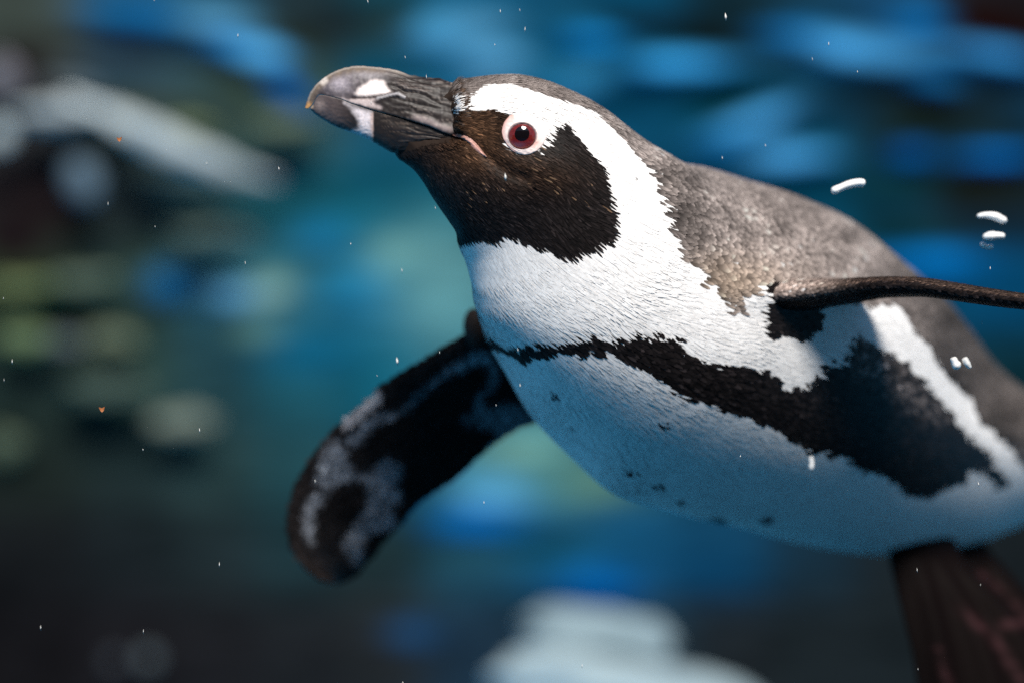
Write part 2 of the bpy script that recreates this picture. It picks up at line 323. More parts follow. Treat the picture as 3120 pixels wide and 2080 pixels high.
# ------------------------------------------------------------------ the penguin: body surface
BODY = np.array('''-519 0 1031 -519 -14 1029 -521 -27 1024 -524 -39 1016 -528 -49 1004 -533 -58 990 -539 -65 974 -545 -69 957 -551 -70 939 -557 -69 922 -563 -65 905 -568
-58 890 -572 -49 877 -576 -39 867 -578 -27 859 -580 -14 854 -580 0 853 -580 14 854 -578 27 859 -575 39 867 -572 49 878 -568 58 891 -563 65 906 -557 69
922 -551 70 940 -545 69 957 -539 65 974 -533 58 990 -528 49 1004 -524 39 1015 -521 27 1024 -519 14 1029 -465 0 1049 -465 -17 1047 -468 -33 1040 -471
-48 1029 -476 -61 1014 -482 -71 997 -489 -79 977 -496 -84 955 -504 -86 933 -511 -84 910 -518 -79 889 -524 -71 870 -529 -61 853 -534 -48 839 -537 -33
829 -539 -17 823 -539 0 821 -538 17 823 -536 33 830 -533 48 840 -529 61 854 -523 71 871 -517 79 890 -510 84 912 -503 86 934 -495 84 956 -488 79 977
-482 71 997 -476 61 1014 -471 48 1029 -468 33 1040 -465 17 1047 -398 0 1073 -399 -21 1070 -401 -42 1061 -405 -60 1047 -409 -77 1029 -415 -91 1006 -422
-101 981 -429 -107 954 -437 -109 926 -445 -107 898 -452 -101 870 -460 -91 845 -466 -77 823 -471 -60 804 -475 -42 790 -478 -21 782 -478 0 779 -477 21
782 -475 42 791 -471 60 805 -465 77 824 -459 91 847 -451 101 872 -444 107 900 -436 109 928 -428 107 955 -421 101 982 -415 91 1007 -409 77 1029 -404 60
1047 -401 42 1061 -399 21 1070 -345 0 1092 -345 -26 1088 -347 -52 1078 -350 -75 1062 -354 -95 1040 -358 -112 1014 -364 -125 985 -370 -132 954 -376
-135 923 -383 -132 888 -390 -125 855 -398 -112 823 -406 -95 795 -413 -75 770 -418 -52 752 -422 -26 741 -423 0 737 -422 26 741 -419 52 752 -413 75 771
-406 95 795 -398 112 824 -390 125 856 -382 132 890 -375 135 925 -369 132 956 -363 125 986 -358 112 1015 -353 95 1041 -350 75 1062 -347 52 1078 -345 26
1088 -286 0 1109 -286 -32 1105 -288 -63 1093 -291 -92 1075 -294 -117 1050 -299 -137 1021 -304 -152 988 -310 -162 953 -316 -165 918 -325 -162 877 -334
-152 836 -345 -137 797 -356 -117 762 -367 -92 731 -375 -63 707 -381 -32 693 -383 0 687 -382 32 692 -377 63 707 -369 92 730 -359 117 761 -347 137 797
-336 152 837 -325 162 878 -316 165 920 -309 162 955 -303 152 990 -298 137 1022 -294 117 1051 -290 92 1075 -288 63 1093 -286 32 1105 -220 0 1122 -221
-38 1118 -223 -75 1105 -226 -109 1085 -231 -138 1057 -236 -163 1025 -242 -181 988 -249 -192 949 -257 -196 910 -269 -192 861 -283 -181 812 -299 -163
765 -315 -138 721 -330 -109 684 -341 -75 656 -348 -38 639 -350 0 633 -349 38 638 -343 75 655 -333 109 682 -319 138 719 -303 163 763 -286 181 811 -271
192 861 -258 196 911 -249 192 951 -242 181 989 -235 163 1026 -230 138 1058 -226 109 1085 -223 75 1105 -221 38 1118 -148 0 1133 -149 -44 1129 -152 -87
1115 -157 -127 1093 -163 -161 1063 -170 -190 1027 -178 -211 986 -187 -224 943 -198 -228 899 -214 -224 842 -234 -211 785 -256 -190 730 -277 -161 679
-295 -127 638 -307 -87 607 -314 -44 588 -317 0 582 -315 44 587 -309 87 605 -298 127 635 -281 161 676 -260 190 727 -238 211 783 -217 224 841 -199 228
899 -187 224 943 -177 211 987 -169 190 1027 -161 161 1063 -156 127 1093 -152 87 1115 -149 44 1129 -67 0 1142 -69 -50 1137 -74 -98 1122 -82 -143 1098
-91 -182 1066 -102 -213 1026 -114 -237 982 -127 -252 934 -142 -257 884 -164 -252 818 -191 -237 752 -219 -213 689 -244 -182 633 -262 -143 587 -274 -98
555 -279 -50 535 -280 0 529 -277 50 535 -269 98 553 -257 142 584 -239 181 628 -214 213 683 -185 237 746 -157 251 812 -132 256 880 -116 251 930 -103
237 978 -91 213 1024 -82 181 1064 -75 142 1097 -70 98 1121 -67 50 1136 29 -3 1142 27 -58 1137 22 -110 1122 13 -159 1096 1 -201 1062 -13 -236 1019 -30
-261 970 -49 -277 917 -69 -283 862 -101 -277 786 -137 -261 711 -173 -236 641 -203 -201 581 -223 -159 534 -236 -110 501 -242 -58 481 -244 -3 474 -242
51 481 -235 103 501 -224 152 534 -205 194 581 -177 229 640 -142 255 709 -106 270 784 -72 276 861 -50 270 915 -31 255 968 -14 229 1017 1 194 1060 13
152 1096 22 103 1121 27 51 1137 145 0 1118 149 -58 1109 147 -114 1090 139 -165 1061 126 -211 1023 108 -248 978 86 -275 926 61 -292 871 32 -298 815 -14
-292 735 -62 -275 659 -109 -248 589 -149 -211 530 -180 -165 484 -204 -114 452 -221 -58 434 -232 0 430 -236 58 440 -233 114 462 -224 165 499 -204 211
548 -172 248 612 -129 275 686 -81 292 766 -35 298 847 -4 292 904 26 275 958 54 248 1007 80 211 1049 103 165 1082 122 114 1104 136 58 1116 263 20 1072
272 -41 1058 273 -99 1033 266 -153 1000 252 -200 958 230 -239 910 203 -269 857 171 -287 802 135 -294 746 79 -289 670 22 -272 598 -35 -244 533 -86 -207
479 -130 -160 437 -168 -107 408 -197 -49 393 -217 11 392 -227 71 406 -228 130 432 -219 184 471 -199 231 523 -164 271 588 -114 300 664 -56 319 746 3
326 828 44 321 885 84 304 938 124 276 985 162 238 1023 195 191 1052 224 138 1069 247 80 1076 373 59 1016 386 -4 997 389 -64 968 383 -121 929 368 -172
884 345 -214 834 314 -247 781 277 -268 727 234 -278 672 171 -276 601 106 -262 533 41 -236 473 -21 -200 423 -79 -154 385 -130 -101 359 -169 -43 347
-196 19 351 -210 82 368 -212 143 398 -203 201 440 -182 252 493 -146 295 558 -92 328 633 -27 351 714 40 361 794 91 359 851 142 344 903 192 317 948 240
280 983 283 234 1008 321 180 1022 351 121 1024 470 120 949 490 55 926 498 -9 893 495 -70 852 482 -125 805 458 -172 753 425 -210 700 383 -237 646 334
-251 591 263 -255 523 189 -247 459 114 -226 403 39 -193 356 -33 -150 320 -96 -98 298 -145 -40 290 -178 23 298 -194 89 321 -197 153 356 -187 215 401
-166 272 456 -130 321 520 -76 361 594 -7 390 672 67 407 751 126 409 807 186 398 858 246 375 899 303 340 931 355 296 952 401 243 962 440 184 961 550
202 891 580 135 869 598 67 837 602 1 796 594 -59 747 572 -113 691 539 -158 632 494 -192 572 441 -213 513 366 -226 442 286 -225 377 203 -211 320 117
-183 272 31 -144 235 -48 -95 212 -111 -37 205 -153 26 216 -174 94 244 -177 163 285 -165 230 337 -142 293 396 -108 350 462 -60 398 535 5 435 613 79 460
692 144 469 750 210 465 802 277 447 844 342 417 875 403 376 895 459 325 904 509 266 903 615 299 848 659 229 829 689 158 798 704 87 755 704 19 702 688
-42 641 657 -95 575 614 -138 507 559 -168 440 482 -190 363 399 -198 294 312 -191 234 221 -170 183 129 -136 144 37 -90 118 -45 -33 108 -109 32 116 -150
102 143 -165 175 187 -157 248 246 -130 319 315 -94 384 388 -50 442 464 7 489 543 78 524 624 144 541 687 216 544 743 289 533 789 361 508 822 432 471
843 499 422 854 561 364 856 653 402 820 714 332 802 760 258 768 790 184 718 803 112 656 799 45 586 779 -15 513 743 -65 437 693 -103 363 621 -133 278
539 -150 201 451 -151 133 359 -137 78 265 -109 36 172 -67 8 83 -14 -3 1 50 2 -71 120 25 -124 196 65 -149 273 124 -140 348 201 -104 420 288 -59 485 377
-8 540 464 52 584 551 116 609 622 189 620 687 267 616 740 347 597 780 426 566 806 505 521 819 582 466 825 664 509 810 746 441 793 812 370 754 862 296
694 894 224 622 909 155 544 906 93 463 885 39 379 847 -3 294 784 -39 198 708 -62 108 621 -69 29 527 -62 -37 428 -39 -87 327 -3 -121 228 46 -136 137
105 -131 56 173 -106 -17 247 -63 -81 323 -6 -125 400 68 -128 473 161 -90 541 267 -40 600 373 12 649 473 68 679 555 138 695 632 218 697 697 304 685 749
393 659 783 483 619 802 574 569 810 670 621 802 772 555 789 859 484 747 929 410 681 982 338 605 1018 268 523 1034 205 436 1029 150 342 1003 106 246
951 68 136 881 44 33 797 34 -60 700 40 -139 594 60 -202 483 95 -245 371 142 -268 260 200 -271 159 267 -250 73 340 -203 1 417 -138 -65 494 -61 -119 568
29 -131 636 138 -90 697 261 -33 747 381 19 779 476 84 798 564 165 802 644 257 791 709 354 767 755 456 729 782 562 680 796 683 738 797 801 670 790 905
597 746 993 522 680 1066 449 606 1119 379 522 1152 316 427 1163 262 324 1149 219 217 1108 184 94 1045 162 -24 964 155 -131 867 164 -224 757 187 -301
636 224 -362 511 274 -400 390 334 -407 275 403 -388 167 477 -349 76 554 -282 6 631 -195 -54 705 -96 -109 773 11 -119 832 134 -68 881 272 -8 911 386 56
927 488 135 929 581 229 916 660 333 890 720 443 850 759 560 798 782 723 873 797 851 801 790 965 726 745 1067 649 683 1153 574 610 1219 503 520 1265
440 420 1285 387 308 1280 346 190 1247 314 56 1190 296 -74 1112 294 -193 1016 307 -299 904 335 -387 780 377 -457 645 431 -510 505 495 -540 382 567
-523 270 644 -473 164 723 -410 77 801 -321 15 875 -212 -36 942 -93 -77 1000 31 -65 1046 171 -3 1074 302 68 1087 420 147 1085 525 241 1068 617 349 1037
689 465 993 739 590 938 773 797 1031 793 927 952 778 1047 869 735 1156 786 680 1249 705 604 1323 631 511 1374 565 404 1398 510 283 1397 469 156 1369
439 14 1315 425 -124 1238 427 -253 1142 446 -367 1029 481 -462 903 531 -539 768 593 -595 624 665 -631 481 745 -640 362 829 -594 259 914 -515 164 997
-426 91 1075 -315 45 1144 -185 13 1202 -49 3 1248 92 47 1274 228 120 1284 360 202 1278 476 297 1256 577 406 1218 658 526 1167 718 658 1104 764 894
1196 769 1024 1108 751 1148 1018 717 1260 927 663 1357 841 586 1435 761 491 1484 692 373 1508 636 244 1512 595 114 1487 567 -31 1436 557 -175 1360 565
-311 1263 590 -431 1150 633 -531 1025 690 -608 890 761 -668 751 842 -702 606 930 -711 469 1021 -692 361 1113 -618 272 1202 -513 196 1284 -400 145 1356
-267 123 1416 -120 120 1460 30 149 1485 168 212 1492 304 293 1481 428 388 1453 536 498 1408 624 621 1349 695 757 1277 750 1006 1372 730 1138 1280 720
1265 1185 692 1380 1091 635 1481 1001 560 1555 920 455 1602 849 327 1632 792 198 1639 751 67 1617 724 -81 1567 716 -228 1492 727 -368 1395 756 -492
1282 803 -595 1156 865 -673 1021 940 -728 881 1025 -764 743 1118 -769 604 1214 -749 477 1309 -702 384 1401 -600 316 1485 -469 263 1558 -332 240 1618
-182 243 1663 -26 270 1686 116 324 1691 255 401 1678 383 497 1646 496 609 1598 591 736 1534 670 871 1458 720 1129 1560 681 1264 1466 679 1392 1370 649
1511 1274 597 1607 1184 513 1677 1101 397 1729 1030 274 1762 973 147 1768 932 13 1748 907 -135 1702 900 -282 1627 912 -423 1530 942 -549 1416 991 -654
1290 1054 -733 1156 1131 -786 1017 1219 -815 878 1313 -822 746 1410 -796 618 1507 -748 508 1599 -673 438 1684 -542 394 1757 -390 369 1817 -238 371
1861 -81 398 1884 63 449 1888 202 524 1873 332 620 1840 448 734 1790 548 861 1725 624 993 1647 664 1267 1762 625 1402 1667 623 1531 1569 597 1643 1473
538 1731 1381 444 1805 1298 337 1860 1226 220 1887 1168 90 1889 1127 -45 1871 1101 -193 1830 1095 -335 1758 1107 -474 1662 1139 -600 1549 1188 -706
1423 1253 -784 1291 1331 -836 1154 1419 -861 1019 1515 -861 890 1613 -838 772 1711 -784 664 1805 -708 581 1890 -602 537 1965 -452 518 2025 -292 520
2069 -136 545 2092 7 596 2096 145 670 2081 274 765 2047 390 877 1996 487 1001 1930 556 1132 1851 601 1422 1971 553 1554 1875 553 1672 1777 519 1773
1679 451 1864 1586 368 1938 1501 270 1984 1428 153 2000 1369 21 1996 1327 -117 1984 1299 -259 1949 1291 -393 1880 1302 -526 1785 1333 -651 1674 1381
-757 1550 1446 -835 1421 1524 -884 1289 1613 -907 1159 1709 -903 1035 1808 -873 923 1908 -822 827 2003 -742 749 2090 -637 699 2166 -505 680 2228 -351
685 2274 -195 711 2298 -56 762 2303 79 836 2289 206 930 2256 318 1039 2205 411 1161 2139 481 1289 2060 529 1578 2175 464 1695 2080 454 1803 1981 415
1906 1883 360 1995 1790 287 2059 1706 190 2092 1632 71 2098 1573 -64 2097 1531 -200 2092 1502 -332 2063 1493 -456 1998 1504 -583 1907 1534 -705 1800
1581 -811 1682 1645 -891 1558 1723 -939 1432 1812 -959 1309 1908 -954 1194 2007 -921 1090 2107 -863 1001 2202 -785 931 2290 -683 885 2367 -557 864
2430 -413 869 2476 -263 895 2501 -129 945 2506 2 1016 2492 123 1107 2459 232 1212 2409 323 1328 2343 393 1452 2264 441 1722 2365 356 1829 2269 346
1935 2170 320 2031 2073 273 2108 1980 202 2158 1896 105 2180 1824 -16 2187 1766 -151 2194 1724 -276 2197 1697 -395 2171 1689 -509 2111 1701 -630 2028
1732 -749 1929 1781 -853 1820 1846 -937 1705 1924 -989 1589 2013 -1009 1476 2110 -1001 1370 2209 -968 1276 2309 -911 1196 2404 -829 1133 2492 -729
1091 2568 -612 1072 2630 -478 1076 2676 -335 1100 2699 -207 1147 2702 -82 1213 2687 35 1297 2653 140 1394 2601 229 1502 2534 297 1613 2454 341 1874
2536 252 1974 2442 251 2069 2345 229 2150 2250 182 2211 2160 110 2249 2078 12 2269 2008 -109 2285 1952 -233 2301 1913 -341 2305 1888 -447 2279 1882
-551 2224 1894 -664 2150 1926 -778 2063 1975 -879 1964 2039 -960 1860 2117 -1017 1755 2205 -1043 1653 2300 -1036 1558 2398 -1003 1473 2495 -947 1402
2588 -869 1346 2672 -773 1309 2746 -660 1292 2806 -535 1295 2849 -401 1318 2870 -281 1360 2873 -162 1420 2856 -51 1496 2821 49 1583 2770 133 1677 2703
196 1774 2624 235 2030 2697 152 2118 2609 150 2198 2519 126 2264 2430 77 2315 2346 2 2352 2270 -97 2383 2206 -205 2411 2154 -307 2431 2118 -397 2431
2096 -492 2402 2090 -589 2349 2103 -691 2283 2133 -798 2207 2180 -897 2120 2240 -974 2026 2313 -1028 1930 2396 -1058 1837 2484 -1059 1750 2575 -1030
1673 2666 -975 1608 2752 -900 1557 2830 -808 1523 2899 -702 1508 2954 -584 1510 2993 -459 1530 3012 -347 1568 3014 -236 1622 2998 -132 1690 2965 -39
1768 2916 39 1852 2853 97 1940 2779 134 2176 2860 43 2249 2780 36 2316 2698 7 2377 2617 -45 2431 2541 -117 2480 2473 -199 2524 2414 -281 2556 2368
-362 2572 2336 -441 2565 2316 -532 2534 2312 -623 2482 2324 -714 2421 2352 -808 2353 2395 -901 2278 2451 -979 2196 2518 -1030 2110 2593 -1057 2025
2673 -1062 1946 2756 -1041 1875 2839 -995 1815 2917 -926 1769 2988 -839 1738 3050 -739 1723 3099 -629 1725 3134 -513 1742 3151 -409 1776 3152 -307
1824 3137 -212 1884 3106 -127 1952 3061 -56 2025 3004 -4 2100 2936 29 2310 3026 -89 2375 2953 -101 2441 2878 -128 2507 2805 -169 2570 2736 -219 2625
2674 -276 2669 2621 -338 2696 2579 -407 2704 2551 -482 2693 2533 -570 2662 2530 -656 2614 2542 -736 2556 2568 -815 2494 2608 -894 2429 2659 -965 2360
2720 -1018 2288 2788 -1046 2214 2862 -1050 2145 2937 -1033 2082 3012 -995 2030 3083 -937 1989 3147 -861 1962 3202 -770 1949 3247 -670 1951 3278 -565
1966 3293 -471 1994 3293 -380 2034 3279 -295 2082 3250 -221 2135 3209 -162 2191 3156 -120 2249 3094 -96 2458 3180 -236 2524 3114 -238 2593 3047 -249
2661 2982 -268 2721 2920 -298 2769 2865 -340 2803 2818 -393 2822 2781 -457 2826 2756 -527 2813 2741 -608 2785 2740 -686 2743 2751 -757 2692 2775 -822
2636 2811 -882 2577 2858 -936 2517 2913 -981 2457 2975 -1010 2398 3040 -1019 2341 3108 -1007 2290 3175 -976 2245 3238 -928 2211 3295 -865 2188 3344
-789 2177 3382 -705 2178 3410 -616 2190 3422 -536 2211 3422 -459 2239 3409 -390 2271 3383 -332 2308 3345 -289 2350 3297 -259 2399 3242 -242 2647 3325
-350 2710 3268 -339 2771 3211 -337 2826 3154 -348 2873 3101 -372 2909 3054 -409 2933 3014 -458 2945 2982 -515 2945 2961 -577 2933 2949 -646 2910 2948
-713 2876 2959 -775 2834 2980 -828 2785 3012 -872 2732 3052 -908 2678 3100 -936 2625 3153 -953 2575 3210 -960 2529 3268 -952 2488 3325 -931 2453 3378
-896 2426 3427 -849 2408 3469 -792 2399 3501 -728 2399 3524 -661 2407 3535 -599 2422 3534 -540 2443 3522 -489 2468 3500 -447 2500 3467 -414 2540 3426
-388 2590 3378 -366 2834 3451 -435 2882 3404 -426 2927 3357 -427 2967 3311 -439 3000 3267 -461 3025 3228 -494 3042 3195 -534 3050 3169 -580 3049 3152
-630 3039 3142 -684 3020 3142 -736 2993 3151 -785 2960 3169 -827 2920 3196 -861 2876 3229 -886 2830 3268 -902 2784 3312 -909 2741 3359 -907 2701 3406
-897 2666 3453 -878 2638 3497 -852 2617 3537 -819 2603 3570 -780 2598 3597 -736 2599 3615 -690 2608 3624 -647 2622 3623 -605 2643 3614 -566 2669 3595
-532 2702 3568 -502 2741 3534 -475 2786 3495 -452 2989 3556 -552 3022 3521 -548 3052 3486 -552 3080 3452 -561 3103 3420 -577 3121 3391 -599 3133 3368
-625 3138 3349 -655 3138 3337 -687 3131 3332 -721 3117 3333 -755 3098 3341 -786 3074 3355 -814 3045 3376 -836 3013 3402 -853 2980 3432 -864 2945 3465
-867 2912 3500 -864 2880 3535 -855 2853 3570 -841 2830 3602 -823 2813 3631 -800 2802 3655 -776 2797 3673 -749 2799 3686 -720 2807 3691 -693 2820 3690
-665 2839 3681 -639 2863 3666 -615 2891 3646 -594 2922 3620 -575 2955 3589 -561 3085 3626 -653 3110 3599 -651 3132 3573 -653 3153 3548 -659 3170 3525
-668 3184 3505 -680 3193 3489 -694 3198 3476 -711 3198 3469 -729 3194 3467 -748 3184 3469 -767 3171 3477 -784 3154 3489 -800 3133 3506 -814 3110 3526
-824 3086 3549 -831 3061 3574 -835 3036 3601 -834 3013 3627 -830 2991 3652 -822 2973 3675 -812 2960 3695 -799 2950 3711 -785 2945 3724 -769 2946 3731
-752 2951 3733 -736 2961 3731 -720 2975 3723 -704 2992 3711 -689 3013 3694 -677 3036 3674 -666 3061 3651 -658'''.split(), float).reshape(37, 32, 3) * 1e-4   # rings along the bird, 32 points round each, 0.1 mm
NR, KS = 217, 5
G = resample(BODY, NR)                                                       # along
G = np.swapaxes(resample_closed(np.swapaxes(G, 0, 1), KS), 0, 1)              # round
NS = G.shape[1]

BILL_W = np.array([(925,.10),(935,.28),(960,.50),(1010,.74),(1100,.95),(1200,1.12),(1290,1.28),(1345,1.36),(1380,1.30),(1410,1.05),(1460,.9)])
def bill_w(px): return np.interp(px, BILL_W[:, 0], BILL_W[:, 1]) * .01
BILL_EDGE = [(1340,150),(1374,250),(1383,300),(1386,350),(1384,395),(1400,420),(1375,432),(1300,447),(1262,465),(1207,470),(1180,520),(700,600),(700,100)]   # bill side of the feather line

def grid_normals(G):
    du = np.gradient(G, axis=0); dv = (np.roll(G, -1, 1) - np.roll(G, 1, 1))
    n = unit(np.cross(dv, du)); c = G.mean(1, keepdims=True)
    return n * np.sign((n * (G - c)).sum(-1).mean()), unit(du)

def sculpt(G):
    """head relief: tuck the face into the bill base, brow, cheek, gape groove"""
    N, _ = grid_normals(G); P = proj(G).reshape(-1, 2)
    V = G.reshape(-1, 3).copy(); Nf = N.reshape(-1, 3)
    s = sdf(BILL_EDGE, P)
    k = smooth(-14, 16, s + 9 * vnoise(P, 1 / 14, 3))[:, None]
    ax = at(P[:, 0], np.interp(P[:, 0], [900, 1180, 1400], [335, 352, 385]), 0)
    lim = bill_w(np.minimum(P[:, 0], 1350)) * .80
    W = V.copy(); W[:, 1] = np.clip(W[:, 1], -lim, lim); W[:, 2] = ax[:, 2] + (W[:, 2] - ax[:, 2]) * .86
    V = V * (1 - k) + W * k
    def bump(x, y, sx, sy, h, rot=0):
        a = math.radians(rot); dx, dy = P[:, 0] - x, P[:, 1] - y
        u = dx * math.cos(a) + dy * math.sin(a); v = -dx * math.sin(a) + dy * math.cos(a)
        return h * np.exp(-(u / sx) ** 2 - (v / sy) ** 2)
    h = bump(1590, 330, 150, 45, .0022, 10) + bump(1640, 520, 110, 80, .0016) + bump(1470, 400, 50, 60, -.0018) + bump(1450, 560, 110, 60, .0012, 40)
    h += -.0016 * np.exp(-(dist_line([(1400,420),(1450,445),(1490,485),(1540,520),(1600,545)], P) / 16) ** 2)
    h += bump(1591, 418, 60, 56, -.0012) + bump(2345, 880, 110, 55, .0042)
    h *= (s < 10)
    return (V + Nf * h[:, None]).reshape(G.shape)
G = sculpt(G)
N_G, T_G = grid_normals(G)

# markings, outlined in photo pixels on the near side, mirrored to the far side
MASK = [(1376,352),(1395,346),(1412,334),(1430,340),(1470,337),(1492,334),(1523,340),(1548,348),(1560,370),(1540,420),(1536,440),(1560,458),(1594,468),(1630,460),(1660,432),(1668,412),
 (1684,388),(1692,376),(1702,380),(1712,366),(1733,380),(1745,384),(1742,400),(1764,424),(1780,440),(1800,470),(1808,478),(1820,490),(1838,515),(1846,528),(1850,545),(1860,560),(1856,575),(1862,600),(1870,630),(1866,640),(1884,664),(1874,680),
 (1882,725),(1866,740),(1836,744),(1824,767),(1771,780),(1740,790),(1698,791),(1683,772),(1644,763),(1606,749),(1576,736),(1530,726),(1522,746),(1484,740),(1453,738),(1403,750),(1340,760),(1000,600),(900,430),(1200,300)]
GREY = [(1340,262),(1400,300),(1412,322),(1424,298),(1440,282),(1455,268),(1480,257),(1531,257),(1569,262),(1607,270),(1645,282),(1684,296),(1722,306),(1760,318),(1800,334),(1812,345),(1830,362),(1857,385),(1897,420),(1930,462),(1957,500),(1985,533),(2012,584),(2034,637),(2046,703),(2056,743),(2076,790),(2122,829),(2168,860),
 (2182,880),(2205,905),(2215,940),(2228,951),(2248,930),(2268,905),(2300,880),(2330,880),(2500,915),(2732,930),(2765,978),(2803,1026),(2842,1074),(2861,1117),(2909,1160),(2952,1208),(2985,1275),(3056,1346),(3120,1417),(3300,1600),(3800,1800),(3800,-200),(1300,-200)]
BAND = [(1440,1010),(1488,1023),(1507,1035),(1545,1048),(1576,1052),(1602,1044),(1629,1046),(1664,1036),(1694,1038),(1709,1033),(1740,1029),(1778,1023),(1813,1015),(1836,1025),(1874,1023),(1897,1017),(1928,1015),(1951,1013),(1966,1027),(1989,1021),(2004,1008),(2016,1019),(2046,1035),(2085,1021),(2088,1035),(2077,1054),(2081,1073),(2104,1080),(2135,1098),(2155,1108),(2196,1108),(2242,1118),(2246,1102),(2256,1118),(2288,1118),(2329,1116),(2349,1133),(2374,1159),(2369,1179),(2400,1184),(2446,1169),(2471,1159),(2502,1117),(2526,1098),(2560,1103),(2557,1069),(2579,1045),(2612,1016),(2636,1026),(2641,1045),(2670,1060),(2693,1069),(2727,1098),(2751,1098),(2784,1141),(2818,1155),(2823,1179),(2842,1198),(2885,1232),(2913,1275),(2925,1304),(2973,1346),(3008,1381),(3032,1417),(3074,1470),(3044,1488),(3008,1458),(2973,1429),(2943,1429),(2943,1464),(2890,1488),(2824,1518),(2759,1506),(2741,1476),(2706,1452),(2658,1447),(2641,1423),(2599,1429),(2569,1393),(2528,1393),(2498,1381),(2451,1375),(2439,1352),(2409,1346),(2386,1322),(2344,1292),(2308,1298),(2285,1269),(2249,1263),(2208,1257),(2160,1233),(2113,1221),(2071,1227),(2059,1197),(2018,1197),(2022,1164),(1987,1159),(1987,1128),(1946,1118),(1910,1103),(1880,1088),(1854,1067),(1823,1085),(1798,1072),(1757,1088),(1752,1070),(1706,1072),(1670,1088),(1645,1088),(1624,1088),(1591,1108),(1573,1095),(1548,1077),(1502,1059),(1440,1050)]
AXILLA = [(2330,890),(2316,959),(2320,1007),(2335,1031),(2349,1036),(2378,1021),(2397,1021),(2421,1031),(2445,1040),(2473,1021),(2497,1007),(2502,959),(2512,930),(2560,900),(2500,860),(2330,860)]
SPOTS = [(1686,1201,10,7),(1729,1297,11,6),(2017,1296,15,10),(1919,1436,16,8),(2005,1480,13,7),(2068,1530,14,6),(2326,1583,18,8),(2180,1585,26,8),(1918,541,8,5)]
EYE = (1591, 418)
RING = [(880 + x / 2.613, 160 + y / 2.613) for x, y in [(1688,640),(1692,590),(1712,535),(1760,490),(1830,468),(1900,478),(1960,515),(2010,565),(2058,635),(2064,690),(2025,750),(1955,806),(1865,822),(1790,796),(1730,735),(1695,670)]]

WHITE = np.array([.82, .80, .79]); BLACK = np.array([.0075, .0058, .0058])
def paint(P, n=None):
    """P: (n,2) photo pixels of the near side -> linear colour, region id (0 white 1 black face 2 grey back 3 black band 4 bare)"""
    C = np.tile(WHITE, (len(P), 1)); reg = np.zeros(len(P), int)
    x, y = P[:, 0], P[:, 1]
    nz = vnoise(P, 1 / 26) * 6 if n is None else n
    g = sdf(GREY, P)
    edge = np.where((x > 1980) & (x < 2330), 26, np.where(x > 2600, 14, 3))                       # the grey breaks up into scales at the shoulder
    isg = g + nz * edge / 6 > 0
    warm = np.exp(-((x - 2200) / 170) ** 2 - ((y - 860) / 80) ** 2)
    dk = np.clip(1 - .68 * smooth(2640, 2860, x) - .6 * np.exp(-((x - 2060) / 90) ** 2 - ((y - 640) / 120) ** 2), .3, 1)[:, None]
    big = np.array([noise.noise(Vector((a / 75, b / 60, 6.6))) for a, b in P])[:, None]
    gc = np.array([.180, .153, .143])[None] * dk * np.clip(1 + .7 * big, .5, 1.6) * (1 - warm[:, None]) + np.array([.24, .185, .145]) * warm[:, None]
    C[isg] = gc[isg]; reg[isg] = 2
    m = sdf(MASK, P) + nz * .4 > 0
    br = np.exp(-((x - 1455) / 95) ** 2 - ((y - 400) / 85) ** 2) + .4 * np.exp(-((x - 1420) / 130) ** 2 - ((y - 490) / 42) ** 2) + .35 * np.exp(-((x - 1640) / 130) ** 2 - ((y - 530) / 60) ** 2)
    br = np.clip(br, 0, 1)[:, None]
    mc = BLACK * (1 - br) + np.array([.046, .023, .012]) * br
    C[m] = mc[m]; reg[m] = 1
    # mottled dark feathers where the crown meets the bill
    f = np.exp(-((x - 1396) / 30) ** 2 - ((y - 300) / 62) ** 2)
    mm = (f > .12) & (f * .5 + nz * .14 > .30)
    C[mm] = np.array([.05, .035, .028]); reg[mm] = 1
    s = sdf(BAND, P)
    fr = smooth(-20, 110, sdf([(2557,1069),(2579,1045),(2612,1000),(2700,1040),(2784,1120),(2850,1180),(2940,1290),(2890,1300),(2780,1270),(2660,1190),(2590,1150)], P)) 
    fr = fr * (.55 + .45 * np.tanh(nz))
    bc = BLACK * 1.1 * (1 - fr[:, None]) + np.array([.17, .145, .14]) * fr[:, None]
    b = s + nz * np.where(x > 2480, 3.2, .7) > 0
    C[b] = bc[b]; reg[b] = 3
    b = sdf(AXILLA, P) + nz > 0
    C[b] = BLACK; reg[b] = 3
    for (sx, sy, a, c) in SPOTS:
        b = ((x - sx) / (a * 1.2)) ** 2 + ((y - sy) / (c * 1.3)) ** 2 < 1
        C[b] = np.array([.02, .022, .03]); reg[b] = 3
    return C, reg

def side_pixels(Pn, Nn, Pm):
    """photo pixel used for the markings: the point's own where it faces the lens, else its mirror image across the bird"""
    view = unit(np.array([0, -D0, 0]) - Pn)
    f = (Nn * view).sum(-1) > -.05
    a, b = proj(Pn), proj(Pm)
    return np.where(f[:, None], a, b)

mir = (-np.arange(NS)) % NS
Vb = G.reshape(-1, 3); Pm = G[:, mir].reshape(-1, 3)
body_px = side_pixels(Vb, N_G.reshape(-1, 3), Pm)
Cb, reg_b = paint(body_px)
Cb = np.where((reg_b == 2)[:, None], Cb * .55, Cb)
Cb = np.where((sdf(BILL_EDGE, body_px) > -6)[:, None], np.array([.022, .015, .012]), Cb)

